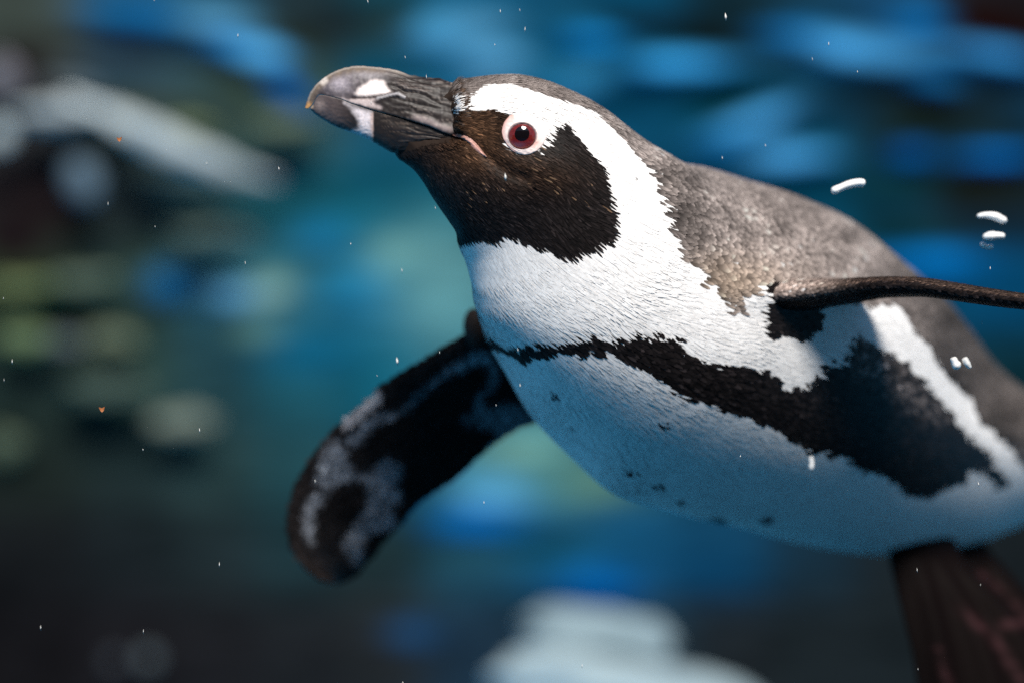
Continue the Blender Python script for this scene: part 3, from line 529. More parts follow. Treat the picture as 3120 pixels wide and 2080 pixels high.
# ------------------------------------------------------------------ flippers, feet, tail: lofts that are welded to the body
def lens_loft(lead, trail, thick, m=28, n=60, camber=0.0, up=None, sharp=1.0):
    """a blade: leading and trailing edge points (k,3) and thickness (k,)"""
    L = resample(lead, n); T = resample(trail, n); th = resample(thick[:, None], n)[:, 0]
    span = unit(np.gradient((L + T) / 2, axis=0)); ch = T - L
    nn = unit(np.cross(span, ch))
    if up is not None: nn = nn * np.sign((nn @ np.array(up)).mean())
    P = np.zeros((n, m, 3)); Q = np.zeros((n, m, 2))
    for j in range(m):
        a = 2 * math.pi * j / m
        c = (1 - math.cos(a)) / 2                       # 0 lead .. 1 trail
        t = math.sin(a) * (1 - .55 * c) * (abs(math.sin(a)) ** .15)
        P[:, j] = L + ch * c + nn * (th * (t + camber * c * (1 - c)))[:, None]
        Q[:, j] = np.stack([np.linspace(0, 1, n), np.full(n, c)], 1)
    return P, span, nn

z5 = lambda pts: [(820 + x / 1.742, 900 + y / 1.742) for x, y in pts]
FAR = np.array([(1560,1010,1720,1190),(1430,1016,1660,1270),(1365,1052,1584,1302),(1308,1087,1532,1331),(1239,1127,1486,1365),(1176,1167,1440,1405),(1130,1210,1394,1451),(1078,1256,1325,1497),(1032,1296,1268,1537),(986,1348,1235,1575),(946,1399,1210,1606),(915,1451,1185,1632),(889,1514,1164,1652),(875,1577,1147,1680),(877,1635,1125,1703),(897,1686,1100,1733),(931,1732,1072,1757),(975,1763,1040,1772),(1000,1771,1020,1774)], float)
kf = np.linspace(0, 1, len(FAR))
far_lead = at(FAR[:, 0], FAR[:, 1], .115 + .045 * kf); far_trail = at(FAR[:, 2], FAR[:, 3], .168 + .045 * kf)
far_th = np.interp(kf, [0, .3, .8, .95, 1], [.0062, .0055, .0040, .0022, .0008])
far_P, far_span, far_n = lens_loft(far_lead, far_trail, far_th, n=120, m=64, up=(0, -1, 0))
FAR_PALE = [z5([(320,760),(370,740),(410,790),(430,860),(460,915),(540,905),(590,850),(650,835),(710,880),(715,940),(685,970),(715,1030),(690,1070),(640,1090),(670,1140),(690,1200),(600,1230),(520,1250),(490,1290),(500,1350),(480,1410),(430,1390),(390,1330),(385,1270),(420,1220),(480,1160),(520,1090),(530,1000),(500,950),(430,945),(380,980),(300,990),(250,960),(255,890),(290,810)]),
 z5([(210,1030),(300,1010),(280,1060),(240,1100),(215,1200),(215,1290),(190,1280),(170,1210),(180,1110)]),
 z5([(1090,275),(1180,270),(1240,390),(1215,440),(1180,480),(1140,520),(1165,570),(1330,550),(1460,640),(1440,690),(1250,735),(1190,690),(1110,660),(1085,580),(1110,520),(1180,440),(1190,380),(1160,335),(1080,345),(1020,385),(950,405),(900,440),(830,500),(760,560),(690,610),(600,645),(545,670),(500,740),(440,775),(405,740),(470,690),(510,640),(560,590),(640,590),(690,585),(760,530),(830,460),(920,395),(960,350),(1040,310)]),
 z5([(1030,620),(1060,615),(1090,660),(1060,670)])]
FAR_LIT = [z5([(600,480),(530,535),(440,620),(380,670),(400,690),(440,670),(520,615),(610,520)])]  # sun-lit patch of the leading edge, painted as pale colour
def flipper_paint(V):
    p = proj(V); nz = vnoise(p, 1 / 22) * 8
    C = np.tile(np.array([.010, .008, .008]), (len(V), 1))
    for pl in FAR_PALE:
        k = smooth(-13, 15, sdf(pl, p) + nz)[:, None]; C = C * (1 - k) + np.array([.155, .165, .19]) * k
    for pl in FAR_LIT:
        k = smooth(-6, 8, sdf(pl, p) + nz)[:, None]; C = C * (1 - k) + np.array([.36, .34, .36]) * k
    k = smooth(14, 2, dist_line([(1655,1280),(1584,1302),(1532,1331),(1494,1360)], p))[:, None] * .9     # pale trailing fringe
    C = C * (1 - k) + np.array([.6, .6, .62]) * k
    return C
far_V = far_P.reshape(-1, 3); far_C = flipper_paint(far_V)

NEAR = np.array([(2255,905,.070),(2318,898,.022),(2430,890,.012),(2526,882,.008),(2622,872,-.002),(2693,869,-.009),(2775,871,-.016),(2861,883,-.023),(2956,898,-.031),(3052,911,-.039),(3120,920,-.044),(3210,945,-.050),(3300,985,-.055),(3380,1035,-.059),(3420,1065,-.060)], float)
kn = np.linspace(0, 1, len(NEAR))
near_lead = at(NEAR[:, 0], NEAR[:, 1], NEAR[:, 2])
chord = np.interp(kn, [0, .2, .6, .85, .95, 1], [.058, .060, .055, .040, .022, .006])
near_trail = near_lead + chord[:, None] * unit(np.array([.40, .90, -.02]))
near_th = np.interp(kn, [0, .10, .26, .6, .9, 1], [.0130, .0095, .0058, .0044, .0032, .001])
near_P, near_span, near_n = lens_loft(near_lead, near_trail, near_th, n=120, m=48, up=(0, 0, 1))
near_V = near_P.reshape(-1, 3)
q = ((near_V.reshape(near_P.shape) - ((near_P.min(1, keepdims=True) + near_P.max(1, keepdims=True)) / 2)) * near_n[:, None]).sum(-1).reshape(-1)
near_C = np.where((q > .0004)[:, None], np.array([.055, .036, .028]), np.array([.012, .009, .009]))  # sunlit brown top and shadowed lower half put into the colour
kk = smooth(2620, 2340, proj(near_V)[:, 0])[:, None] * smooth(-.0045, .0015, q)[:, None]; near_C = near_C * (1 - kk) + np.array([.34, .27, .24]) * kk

FOOT = np.array([(2730,1600,2890,1600),(2712,1690,2930,1690),(2720,1745,2985,1745),(2735,1810,3045,1800),(2755,1890,3110,1860),(2777,1980,3170,1940),(2795,2080,3220,2040),(2815,2180,3250,2150),(2850,2260,3240,2240),(2930,2320,3180,2310)], float)
kt = np.linspace(0, 1, len(FOOT))
def foot_loft(dx, dy, dd, sx=1):
    a = at(FOOT[:, 0] + dx, FOOT[:, 1] + dy, .215 + dd - .02 * kt); b = at(FOOT[:, 0] + (FOOT[:, 2] - FOOT[:, 0]) * sx + dx, FOOT[:, 3] + dy, .235 + dd - .02 * kt)
    P, s, n = lens_loft(a, b, np.interp(kt, [0, .15, .4, 1], [.012, .009, .005, .002]), n=70, m=60, up=(0, -1, 0))
    # three toes stand proud of the web
    c = np.array([(1 - math.cos(2 * math.pi * j / 60)) / 2 for j in range(60)]); u = np.linspace(0, 1, 70)
    toe = sum(np.exp(-((c[None] - (.5 + (t - .5) * (.5 + .5 * u[:, None]))) / .07) ** 2) for t in (.1, .5, .9)) * smooth(.1, .4, u)[:, None]
    P += n[:, None] * (toe * .004)[..., None]
    return P, toe
foot_P, toe = foot_loft(0, 0, 0)
foot2_P, toe2 = foot_loft(120, -30, .05, .8)
def foot_paint(P, toe):
    p = proj(P.reshape(-1, 3)); C = np.tile(np.array([.003, .0014, .0014]), (len(p), 1))
    for ln, w in (([(2925,1850),(3032,1950),(3120,2080)], 14), ([(2860,1980),(2890,2080),(2900,2200)], 12), ([(3060,1900),(3130,1880)], 20), ([(2990,1745),(3050,1800),(3110,1850)], 10)):
        k = np.exp(-(dist_line(ln, p) / w) ** 2)[:, None] * (.55 + .45 * np.tanh(vnoise(p, 1 / 30) * 4))[:, None]; C = C * (1 - k) + np.array([.032, .013, .015]) * k
    return C
foot_C = foot_paint(foot_P, toe); foot2_C = foot_paint(foot2_P, toe2)

tail_a = at(np.array([3180, 3260, 3360, 3460.]), np.array([1400, 1450, 1530, 1620.]), np.array([.33, .36, .39, .42])); tail_b = at(np.array([3180, 3260, 3370, 3480.]), np.array([1480, 1510, 1570, 1640.]), np.array([.33, .36, .39, .42]))
tail_P, _, _ = lens_loft(tail_a, tail_b, np.array([.016, .013, .007, .002]), n=30, m=24, up=(0, -1, 0))
# the wrist of the far wing shows as a knob in front of the breast
def ellipsoid(c, ax, n=20, m=24):
    u = np.linspace(.05, math.pi - .05, n); v = np.arange(m) / m * 2 * math.pi
    return np.stack([np.outer(np.sin(u), np.cos(v)), np.outer(np.sin(u), np.sin(v)), np.outer(np.cos(u), np.ones(m))], -1) @ np.array(ax) + np.array(c)
knob_P = ellipsoid(at(1446, 1000, .118), [[.0052, 0, .0005], [0, .006, 0], [-.0008, 0, .0092]])

def build_body(parent):
    parts = [(G, Cb), (far_P, far_C), (near_P, near_C), (foot_P, foot_C), (foot2_P, foot2_C), (tail_P, np.tile(BLACK * 2, (tail_P.shape[0] * tail_P.shape[1], 1))), (knob_P, np.tile(np.array([.03, .024, .022]), (480, 1)))]
    objs = []
    for P, C in parts:
        n, m = P.shape[:2]; V = P.reshape(-1, 3); F = grid_faces(n, m)
        me = bpy.data.meshes.new('part'); me.from_pydata(V.tolist(), [], F)
        bm = bmesh.new(); bm.from_mesh(me); bmesh.ops.recalc_face_normals(bm, faces=bm.faces); bm.to_mesh(me); bm.free()
        o = bpy.data.objects.new('part', me); col.objects.link(o); objs.append(o)
    base = objs[0]
    for o in objs[1:]:
        md = base.modifiers.new('weld', 'BOOLEAN'); md.operation = 'UNION'; md.object = o; md.solver = 'EXACT'
    dg = bpy.context.evaluated_depsgraph_get()
    me = bpy.data.meshes.new_from_object(base.evaluated_get(dg)); 
    for o in objs: bpy.data.objects.remove(o)
    allV = np.concatenate([P.reshape(-1, 3) for P, C in parts]); allC = np.concatenate([C for P, C in parts])
    kd = KDTree(len(allV))
    for i, v in enumerate(allV): kd.insert(v, i)
    kd.balance()
    C = np.array([allC[kd.find(v.co)[1]] for v in me.vertices])
    me.name = 'body'; me.materials.clear(); me.materials.append(MAT_SKIN)
    set_colors(me, C); me.polygons.foreach_set('use_smooth', np.ones(len(me.polygons), bool))
    o = bpy.data.objects.new('body', me); col.objects.link(o); o.parent = parent
    return o

penguin = bpy.data.objects.new('penguin', None); col.objects.link(penguin)
tag(penguin, 'black and white banded penguin swimming to the left with raised bill and red eye', 'penguin')
build_body(penguin)

# ------------------------------------------------------------------ plumage
def feathers(name, root, nrm, dirn, L, W, tilt, c0, c1, parent, curl=.0, pw=1.0):
    n = len(root)
    side = unit(np.cross(nrm, dirn))
    T = np.array([0, .40, .78, 1.0]); wd = np.array([.55, 1.0, .80, 0]); 
    rows = []; cols = []
    for k in range(4):
        t = T[k]
        hgt = .00008 + L * (tilt * t + curl * t * t)
        p = root + dirn * (L * t)[:, None] + nrm * hgt[:, None]
        tt = t ** pw; cc = c0 * (1 - tt) + c1 * tt
        if k < 3:
            rows += [p - side * (W * wd[k] / 2)[:, None] , p + side * (W * wd[k] / 2)[:, None]]; cols += [cc, cc]
        else:
            rows.append(p); cols.append(cc)
    V = np.stack(rows, 1).reshape(-1, 3); C = np.stack(cols, 1).reshape(-1, 3)
    b = np.arange(n) * 7
    quads = np.concatenate([np.stack([b, b + 1, b + 3, b + 2], 1), np.stack([b + 2, b + 3, b + 5, b + 4], 1)]); tris = np.stack([b + 4, b + 5, b + 6], 1)
    me = bpy.data.meshes.new(name)
    me.vertices.add(len(V)); me.vertices.foreach_set('co', V.astype(np.float32).ravel())
    loops = np.concatenate([quads.ravel(), tris.ravel()])
    me.loops.add(len(loops)); me.loops.foreach_set('vertex_index', loops.astype(np.int32))
    st = np.concatenate([np.arange(len(quads)) * 4, len(quads) * 4 + np.arange(n) * 3])
    me.polygons.add(len(st)); me.polygons.foreach_set('loop_start', st.astype(np.int32))
    me.update(calc_edges=True); me.validate()
    set_colors(me, C); me.polygons.foreach_set('use_smooth', np.ones(len(me.polygons), bool))
    me.materials.append(MAT_FEATHER)
    o = bpy.data.objects.new(name, me); col.objects.link(o); o.parent = parent
    o['kind'] = 'stuff'
    return o

def sample_grid(G, N, T, size_fn, cover, closed=True):
    """random roots over a loft; size_fn(P)->(L,W) sets how many a patch needs"""
    n, m = G.shape[:2]
    A = G; B = np.roll(G, -1, 1)
    q = np.linalg.norm(np.cross(A[1:] - A[:-1], (B - A)[:-1]), axis=-1)            # quad area
    mid = (A[:-1] + A[1:] + B[:-1] + B[1:]) / 4
    L, W = size_fn(mid.reshape(-1, 3))
    num = q.ravel() * cover / (L * W)
    cnt = np.floor(num + rng.random(len(num))).astype(int)
    idx = np.repeat(np.arange(len(num)), cnt); i, j = idx // m, idx % m; k = (j + 1) % m
    u, v = rng.random(len(idx)), rng.random(len(idx))
    def bil(X):
        return (X[i, j] * ((1 - u) * (1 - v))[:, None] + X[i + 1, j] * (u * (1 - v))[:, None] + X[i, k] * ((1 - u) * v)[:, None] + X[i + 1, k] * (u * v)[:, None])
    return bil, i, j

def size_body(P):
    p = proj(P); x, y = p[:, 0], p[:, 1]
    t = smooth(1300, 2300, x + .35 * (y - 400))
    L = .0036 + .0044 * t; W = .00050 + .0006 * t
    g = smooth(-60, 60, sdf(GREY, p)) * smooth(1700, 2150, x)
    L = L * (1 - g) + .0048 * g; W = W * (1 - g) + .0028 * g
    return L, W

def size_need(P):
    L, W = size_body(P); g = smooth(-60, 60, sdf(GREY, proj(P)))
    return L, W * (1 - .62 * g)

def build_plumage(parent):
    bil, i, j = sample_grid(G, N_G, T_G, size_need, 3.4)
    R = bil(G); Nn = unit(bil(N_G)); Tn = bil(T_G); Mi = bil(G[:, mir][:, :]) if False else None
    # mirrored point for the far half
    Gm = G[:, mir]; k = j
    Pm_ = Gm[i, j]
    Ls = size_body(R)[0][:, None] * .22                            # judged where the feather shows, not at its root
    px = side_pixels(R + Tn * Ls, Nn, Pm_)
    own = proj(R)
    n = len(R)
    L, W = size_body(R)
    nzv = vnoise(px, 1 / 22) * 6 + rng.normal(0, 1.2, n)
    C, reg = paint(px, nzv)
    keep = (sdf(BILL_EDGE, px) < 5 + 7 * vnoise(px, 1 / 9)) & (np.linalg.norm((px - EYE) / np.array([56, 54]), axis=1) > 1) & ~inside((np.array(RING) - EYE) * .83 + EYE, px)
    # lie of the feathers: along the body, with small swirls
    Tn = unit(Tn - (Tn * Nn).sum(1)[:, None] * Nn)
    S = np.cross(Nn, Tn)
    ang = rng.normal(0, .09, n) + .25 * vnoise(px, 1 / 120, 5)
    Dn = Tn * np.cos(ang)[:, None] + S * np.sin(ang)[:, None]
    L = L * np.choose(reg, [1.1, .68, 1.0, .66, 1.0]); W = W * np.choose(reg, [1.0, .85, 1.0, 1.4, 1.0])
    L = L * rng.uniform(.75, 1.25, n); W = W * rng.uniform(.8, 1.2, n)
    tilt = np.where(reg == 0, rng.uniform(.001, .008, n), np.where(reg == 2, rng.uniform(.040, .070, n), rng.uniform(.006, .05, n)))
    shade = rng.uniform(.84, 1.05, n)[:, None]
    c0 = C.copy(); c1 = C.copy()
    blk = (reg == 1) | (reg == 3)
    v = rng.lognormal(0, .55, n)[:, None]
    c0 = np.where(blk[:, None], C * v * .8, C * shade); c1 = np.where(blk[:, None], C * v * 1.3, np.minimum(C * shade * 1.04, .88))
    g = reg == 2
    vg = rng.lognormal(0, .24, n)[:, None]
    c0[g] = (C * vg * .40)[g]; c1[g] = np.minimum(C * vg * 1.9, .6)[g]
    # a few pale filaments on the cheek
    pf = (reg == 1) & (rng.random(n) < .010) & (px[:, 1] < 640)
    c0[pf] = np.array([.09, .055, .032]); c1[pf] = np.array([.19, .12, .075])
    # the back's scale-like feathers sit evenly spaced
    gi = np.where(g & keep)[0]; rng.shuffle(gi); cell = {}; ok = np.zeros(n, bool)
    for q in gi:
        d = W[q] * .52; c = tuple((R[q] / .003).astype(int)); hit = False
        for a in (-1, 0, 1):
            for b in (-1, 0, 1):
                for e in (-1, 0, 1):
                    for w in cell.get((c[0] + a, c[1] + b, c[2] + e), ()):
                        if abs(R[q][0] - R[w][0]) + abs(R[q][1] - R[w][1]) + abs(R[q][2] - R[w][2]) < d * 1.4 and ((R[q] - R[w]) ** 2).sum() < d * d: hit = True; break
                    if hit: break
                if hit: break
            if hit: break
        if not hit: cell.setdefault(c, []).append(q); ok[q] = True
    keep = keep & (ok | ~g)
    names = {1: 'face_feathers', 2: 'back_feathers', 3: 'band_feathers'}
    head_w = (reg == 0) & (px[:, 1] + .3 * px[:, 0] < 1340)
    for nm, sel in (('face_feathers', reg == 1), ('back_feathers', reg == 2), ('breast_band_feathers', reg == 3), ('white_feathers', reg == 0)):
        s = sel & keep
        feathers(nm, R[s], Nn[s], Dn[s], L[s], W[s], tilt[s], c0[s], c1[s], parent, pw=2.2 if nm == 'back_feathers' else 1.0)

def build_flipper_plumage(parent):
    for nm, P, nn, base, lw in (('flipper_feathers', near_P, near_n, near_C, (.0022, .0012)), ('flipper_feathers', far_P, far_n, far_C, (.0030, .0016))):
        du = unit(np.gradient(P, axis=0)); dv = np.roll(P, -1, 1) - np.roll(P, 1, 1); N = unit(np.cross(dv, du)); cen = P.mean(1, keepdims=True)
        N = N * np.sign((N * (P - cen)).sum(-1).mean())
        bil, i, j = sample_grid(P, N, du, lambda M: (np.full(len(M), lw[0]), np.full(len(M), lw[1])), 2.6)
        R = bil(P); Nn = unit(bil(N)); Tn = bil(du); Tn = unit(Tn - (Tn * Nn).sum(1)[:, None] * Nn); n = len(R)
        S = np.cross(Nn, Tn); ang = rng.normal(0, .12, n) + .35 * np.sign((S[:, 1]))
        Dn = Tn * np.cos(ang)[:, None] + S * np.sin(ang)[:, None]
        C = base.reshape(P.shape)[i, j]
        v = rng.lognormal(0, .45, n)[:, None]
        feathers(nm, R, Nn, Dn, lw[0] * rng.uniform(.8, 1.2, n), lw[1] * rng.uniform(.8, 1.2, n), rng.uniform(.06, .20, n), C * v * .5, np.minimum(C * v * 1.35, .7), parent)
build_plumage(penguin)
build_flipper_plumage(penguin)

# ------------------------------------------------------------------ bill
z4 = lambda pts: np.array([(900 + x / 4, 180 + y / 4) for x, y in pts], float)
TOPL = np.array([(928,330),(934,313),(943,286),(960,261),(983,240),(1010,223),(1041,210),(1075,202),(1110,202),(1156,206),(1186,211),(1209,217),(1247,229),(1282,235),(1312,238),(1339,240),(1358,249),(1376,255),(1400,268)], float)
COMM = np.array([(937,332),(944,327),(952,317),(961,304),(967,290),(978,287),(990,290),(1012,295),(1040,302),(1070,315),(1100,324),(1137,336),(1175,346),(1225,360),(1275,376),(1312,387),(1350,405),(1387,415),(1410,424)], float)
LOWT = np.array([(944,333),(955,318),(964,300),(972,290),(990,291),(1012,296),(1040,303),(1070,316),(1100,325),(1137,337),(1175,347),(1225,361),(1275,377),(1312,388),(1350,406),(1387,416)], float)
LOWB = np.array([(944,335),(950,341),(957,348),(970,357),(983,365),(1010,382),(1048,397),(1094,414),(1125,428),(1156,445),(1186,463),(1215,471),(1262,467),(1300,455),(1350,444),(1390,436)], float)
def arc(pts, n, pw=1.0):
    d = np.r_[0, np.cumsum(np.linalg.norm(np.diff(pts, axis=0), axis=1))]; s = d[-1] * np.linspace(0, 1, n) ** pw
    return np.stack([np.interp(s, d, pts[:, 0]), np.interp(s, d, pts[:, 1])], 1)
def sm(p, k=4):
    for _ in range(k):
        q = p.copy(); q[1:-1] = (p[:-2] + 2 * p[1:-1] + p[2:]) / 4; p = q
    return p
NB, MB = 200, 96
BASE_DARK = np.array([.015, .011, .0105])
def fbm(x, y, s): return noise.noise(Vector((x, y, s))) + .5 * noise.noise(Vector((2 * x, 2 * y, s + 3)))
def horn_color(p, upper):
    x, y = p[:, 0], p[:, 1]; n = len(p)
    nz = vnoise(p, 1 / 16) ; nf = vnoise(p, 1 / 5)
    st = np.array([noise.noise(Vector((a / 60, b / 4.0, 7))) for a, b in p])
    C = np.tile(BASE_DARK, (n, 1))
    def mix(C, k, c): k = np.clip(k, 0, 1)[:, None]; return C * (1 - k) + np.array(c) * k
    if upper:
        C = mix(C, smooth(1180, 1080, x + .4 * (y - 300)), (.052, .042, .047))
        C = mix(C, smooth(.05, .5, nz) * smooth(1180, 1100, x) * .6, (.17, .145, .16))
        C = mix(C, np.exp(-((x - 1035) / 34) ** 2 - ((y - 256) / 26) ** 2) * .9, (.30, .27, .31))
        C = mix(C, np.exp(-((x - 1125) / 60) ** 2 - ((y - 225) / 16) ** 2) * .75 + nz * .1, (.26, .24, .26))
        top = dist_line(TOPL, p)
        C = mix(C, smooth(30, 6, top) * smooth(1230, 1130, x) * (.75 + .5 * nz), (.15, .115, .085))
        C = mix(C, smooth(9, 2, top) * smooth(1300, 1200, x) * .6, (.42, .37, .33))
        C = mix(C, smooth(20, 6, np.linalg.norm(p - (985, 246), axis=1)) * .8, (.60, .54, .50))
        C = mix(C, smooth(-5, 12, sdf(z4([(720,420),(760,345),(860,290),(960,240),(1080,265),(1140,360),(1190,400),(1100,440),(900,465),(760,472)]), p) + nz * 3), (.82, .72, .70))
        C = mix(C, smooth(-5, 8, sdf(z4([(480,460),(640,490),(760,482),(940,482),(1010,500),(950,520),(1060,600),(1000,615),(850,585),(700,535),(560,492)]), p) + nz * 4) * .9, (.52, .43, .42))
        C = mix(C, smooth(5, 1.5, dist_line(z4([(690,478),(900,470),(1080,445),(1200,405)]), p)) * .9, (.03, .02, .02))
        C = mix(C, smooth(6, 2, dist_line(z4([(1000,480),(1150,440),(1250,425),(1330,470)]), p)) * .8, (.30, .29, .31))
        C = mix(C, smooth(-10, 18, sdf(z4([(1450,650),(1600,690),(1900,830),(1950,930),(1750,880),(1550,800),(1400,740)]), p) + nz * 8) * .5, (.26, .21, .21))
        strk = smooth(1170, 1230, x) * smooth(.08, .45, st)
        C = mix(C, strk * .28, (.22, .18, .16))
        C = mix(C, smooth(24, 4, np.linalg.norm(p - (936, 326), axis=1)), (.50, .26, .10))
        C = mix(C, smooth(6, 1, dist_line([(1376,250),(1384,300),(1386,350),(1384,400)], p)) * .6, (.34, .26, .21))
    else:
        C = mix(C, smooth(1100, 985, x) * .9, (.085, .066, .068))
        C = mix(C, np.exp(-((x - 975) / 14) ** 2 - ((y - 320) / 16) ** 2) * .8, (.24, .19, .18))
        C = mix(C, smooth(-10, 16, sdf(z4([(600,540),(760,590),(940,645),(945,940),(900,975),(680,905),(600,885),(770,840),(750,720),(680,620)]), p) + nz * 7), (.66, .60, .63))
        C = mix(C, smooth(14, 2, np.abs(x - 1137)) * (y > 345) * .5, (.70, .50, .44))
        C = mix(C, smooth(1134, 1141, x + nz), BASE_DARK * .9)
        strk = smooth(1150, 1190, x) * smooth(.15, .5, st)
        C = mix(C, strk * .32, (.20, .15, .12))
        C = mix(C, smooth(9, 2, np.linalg.norm(p - (950, 326), axis=1)) * .7, (.45, .33, .22))
    return C * (1 + .22 * nf[:, None])
def bill_half(name, A, B, upper, parent):
    """A outer contour, B commissure; section is half a superellipse between them"""
    A = sm(arc(A, NB)); B = sm(arc(B, NB))
    th = np.linspace(0, math.pi, MB)
    px = (A[:, 0] * .35 + B[:, 0] * .65); w = bill_w(px) * (1.0 if upper else .93)
    P = np.zeros((NB, MB, 3)); flat = np.zeros((NB, MB, 2))
    for j, t in enumerate(th):
        s = math.sin(t) ** .9; c = math.copysign(abs(math.cos(t)) ** (.62), math.cos(t))
        q = B + (A - B) * s; flat[:, j] = q
        P[:, j] = at(q[:, 0], q[:, 1], -w * c)
    # relief: long corrugated plates towards the base, grooves, scuffs
    f = flat.reshape(-1, 2)
    T = unit(np.gradient(P, axis=0)); V_ = np.gradient(P, axis=1); Nn = unit(np.cross(V_, T)); cen = P.mean(1, keepdims=True)
    Nn *= np.sign((Nn * (P - cen)).sum(-1).mean())
    jj = np.tile(np.linspace(0, 1, MB), (NB, 1)).ravel(); uu = np.repeat(np.linspace(0, 1, NB), MB)
    wob = np.array([noise.noise(Vector((a / 55, b / 28, 2.2))) for a, b in f])
    rid = np.array([noise.noise(Vector((a / 200, t * 17 + wb * .5, 5.5 if upper else 8))) for (a, b), t, wb in zip(f, jj, wob)])
    amp = smooth(1140, 1260, f[:, 0]) * (.0011 if upper else .0005)
    h = amp * (np.abs(rid) * 2.2 - .5)
    h += .00018 * np.array([noise.noise(Vector((a / 12, b / 9, 1))) for a, b in f])
    if upper:
        h -= .0006 * np.exp(-(dist_line(z4([(690,478),(900,470),(1080,445),(1200,405)]), f) / 4) ** 2)
        h += .0007 * np.exp(-(dist_line(z4([(1000,480),(1150,440),(1250,425),(1330,470)]), f) / 8) ** 2)
    h *= np.clip(np.sin(math.pi * jj), 0, 1) ** .25
    P = P + Nn * h.reshape(NB, MB)[..., None]
    Vv = P.reshape(-1, 3); F = grid_faces(NB, MB, closed=False)
    F += [tuple(j for j in range(MB))[::-1], tuple((NB - 1) * MB + j for j in range(MB))] + [(i * MB, (i + 1) * MB, (i + 1) * MB + MB - 1, i * MB + MB - 1) for i in range(NB - 1)]
    C = horn_color(f, upper)
    rr = (np.abs(rid) * 2.2 - .5) * smooth(1150, 1240, f[:, 0])
    C = C * np.clip(1 + .8 * rr, .35, 1.7)[:, None]
    return mesh_obj(name, Vv, F, MAT_HORN, parent, colors=np.clip(C, 0, .85))
bill = bpy.data.objects.new('bill', None); col.objects.link(bill); bill.parent = penguin
bill_half('upper_mandible', TOPL, COMM, True, bill)
bill_half('lower_mandible', LOWB, LOWT, False, bill)

# ------------------------------------------------------------------ eye, eyelid ring, gape skin
Gp = proj(G).reshape(-1, 2); Gv = G.reshape(-1, 3); Gn = N_G.reshape(-1, 3)
front = (Gn[:, 1] < -.15)
Fp, Fv, Fn = Gp[front], Gv[front], Gn[front]
kd2 = KDTree(len(Fp))
for a, b in enumerate(Fp): kd2.insert((b[0], b[1], 0), a)
kd2.balance()
def on_skin(px, py, lift=0.0):
    r = kd2.find_n((px, py, 0), 6); w = np.array([1 / (d + .5) for _, _, d in r]); w /= w.sum(); ii = [q for _, q, _ in r]
    y = (Fv[ii, 1] * w).sum(); n = unit((Fn[ii] * w[:, None]).sum(0))
    return at(px, py, y) + n * lift, n
ec, en = on_skin(*EYE)
en = unit(en * .5 + np.array([0, -1, 0]) * .5)
eu = unit(np.cross(np.array([0, 0, 1.]), en)); ev = np.cross(en, eu)       # right-ish, up
if eu[0] < 0: eu = -eu
ev = np.array(ev) * (1 if ev[2] > 0 else -1)
RI = 41 * KPX
def dome(name, rad, h, base, mat, colf, parent, n=26, m=64, ex=1.0):
    V = []; C = []
    for a in range(n + 1):
        r = a / n
        for b in range(m):
            t = 2 * math.pi * b / m
            V.append(base + eu * rad * r * math.cos(t) * ex + ev * rad * r * math.sin(t) + en * h * (1 - r * r)); C.append(colf(r, t))
    return mesh_obj(name, V, grid_faces(n + 1, m, cap=False), mat, parent, colors=np.array(C))
def iris_col(r, t):
    f = noise.noise(Vector((math.cos(t) * 9, math.sin(t) * 9, r * 6))) * .5 + .5; f2 = noise.noise(Vector((math.cos(t) * 22, math.sin(t) * 22, r * 14)))
    c = np.array([.105, .008, .007]) * (.55 + .9 * f) + np.array([.13, .022, .010]) * max(0, f2) * smooth(.55, .8, r)
    k = smooth(.80, .97, r); c = c * (1 - k) + np.array([.05, .045, .06]) * k
    return c
eye = dome('eye', RI * 1.06, .0026, ec + en * .0008, MAT_IRIS, iris_col, penguin, ex=1.04)
dome('pupil', 22 * KPX, .0005, ec + en * (.0008 + .0026 - .00015) + ev * (7 * KPX), MAT_PUPIL, lambda r, t: np.zeros(3), eye, n=8, m=40)

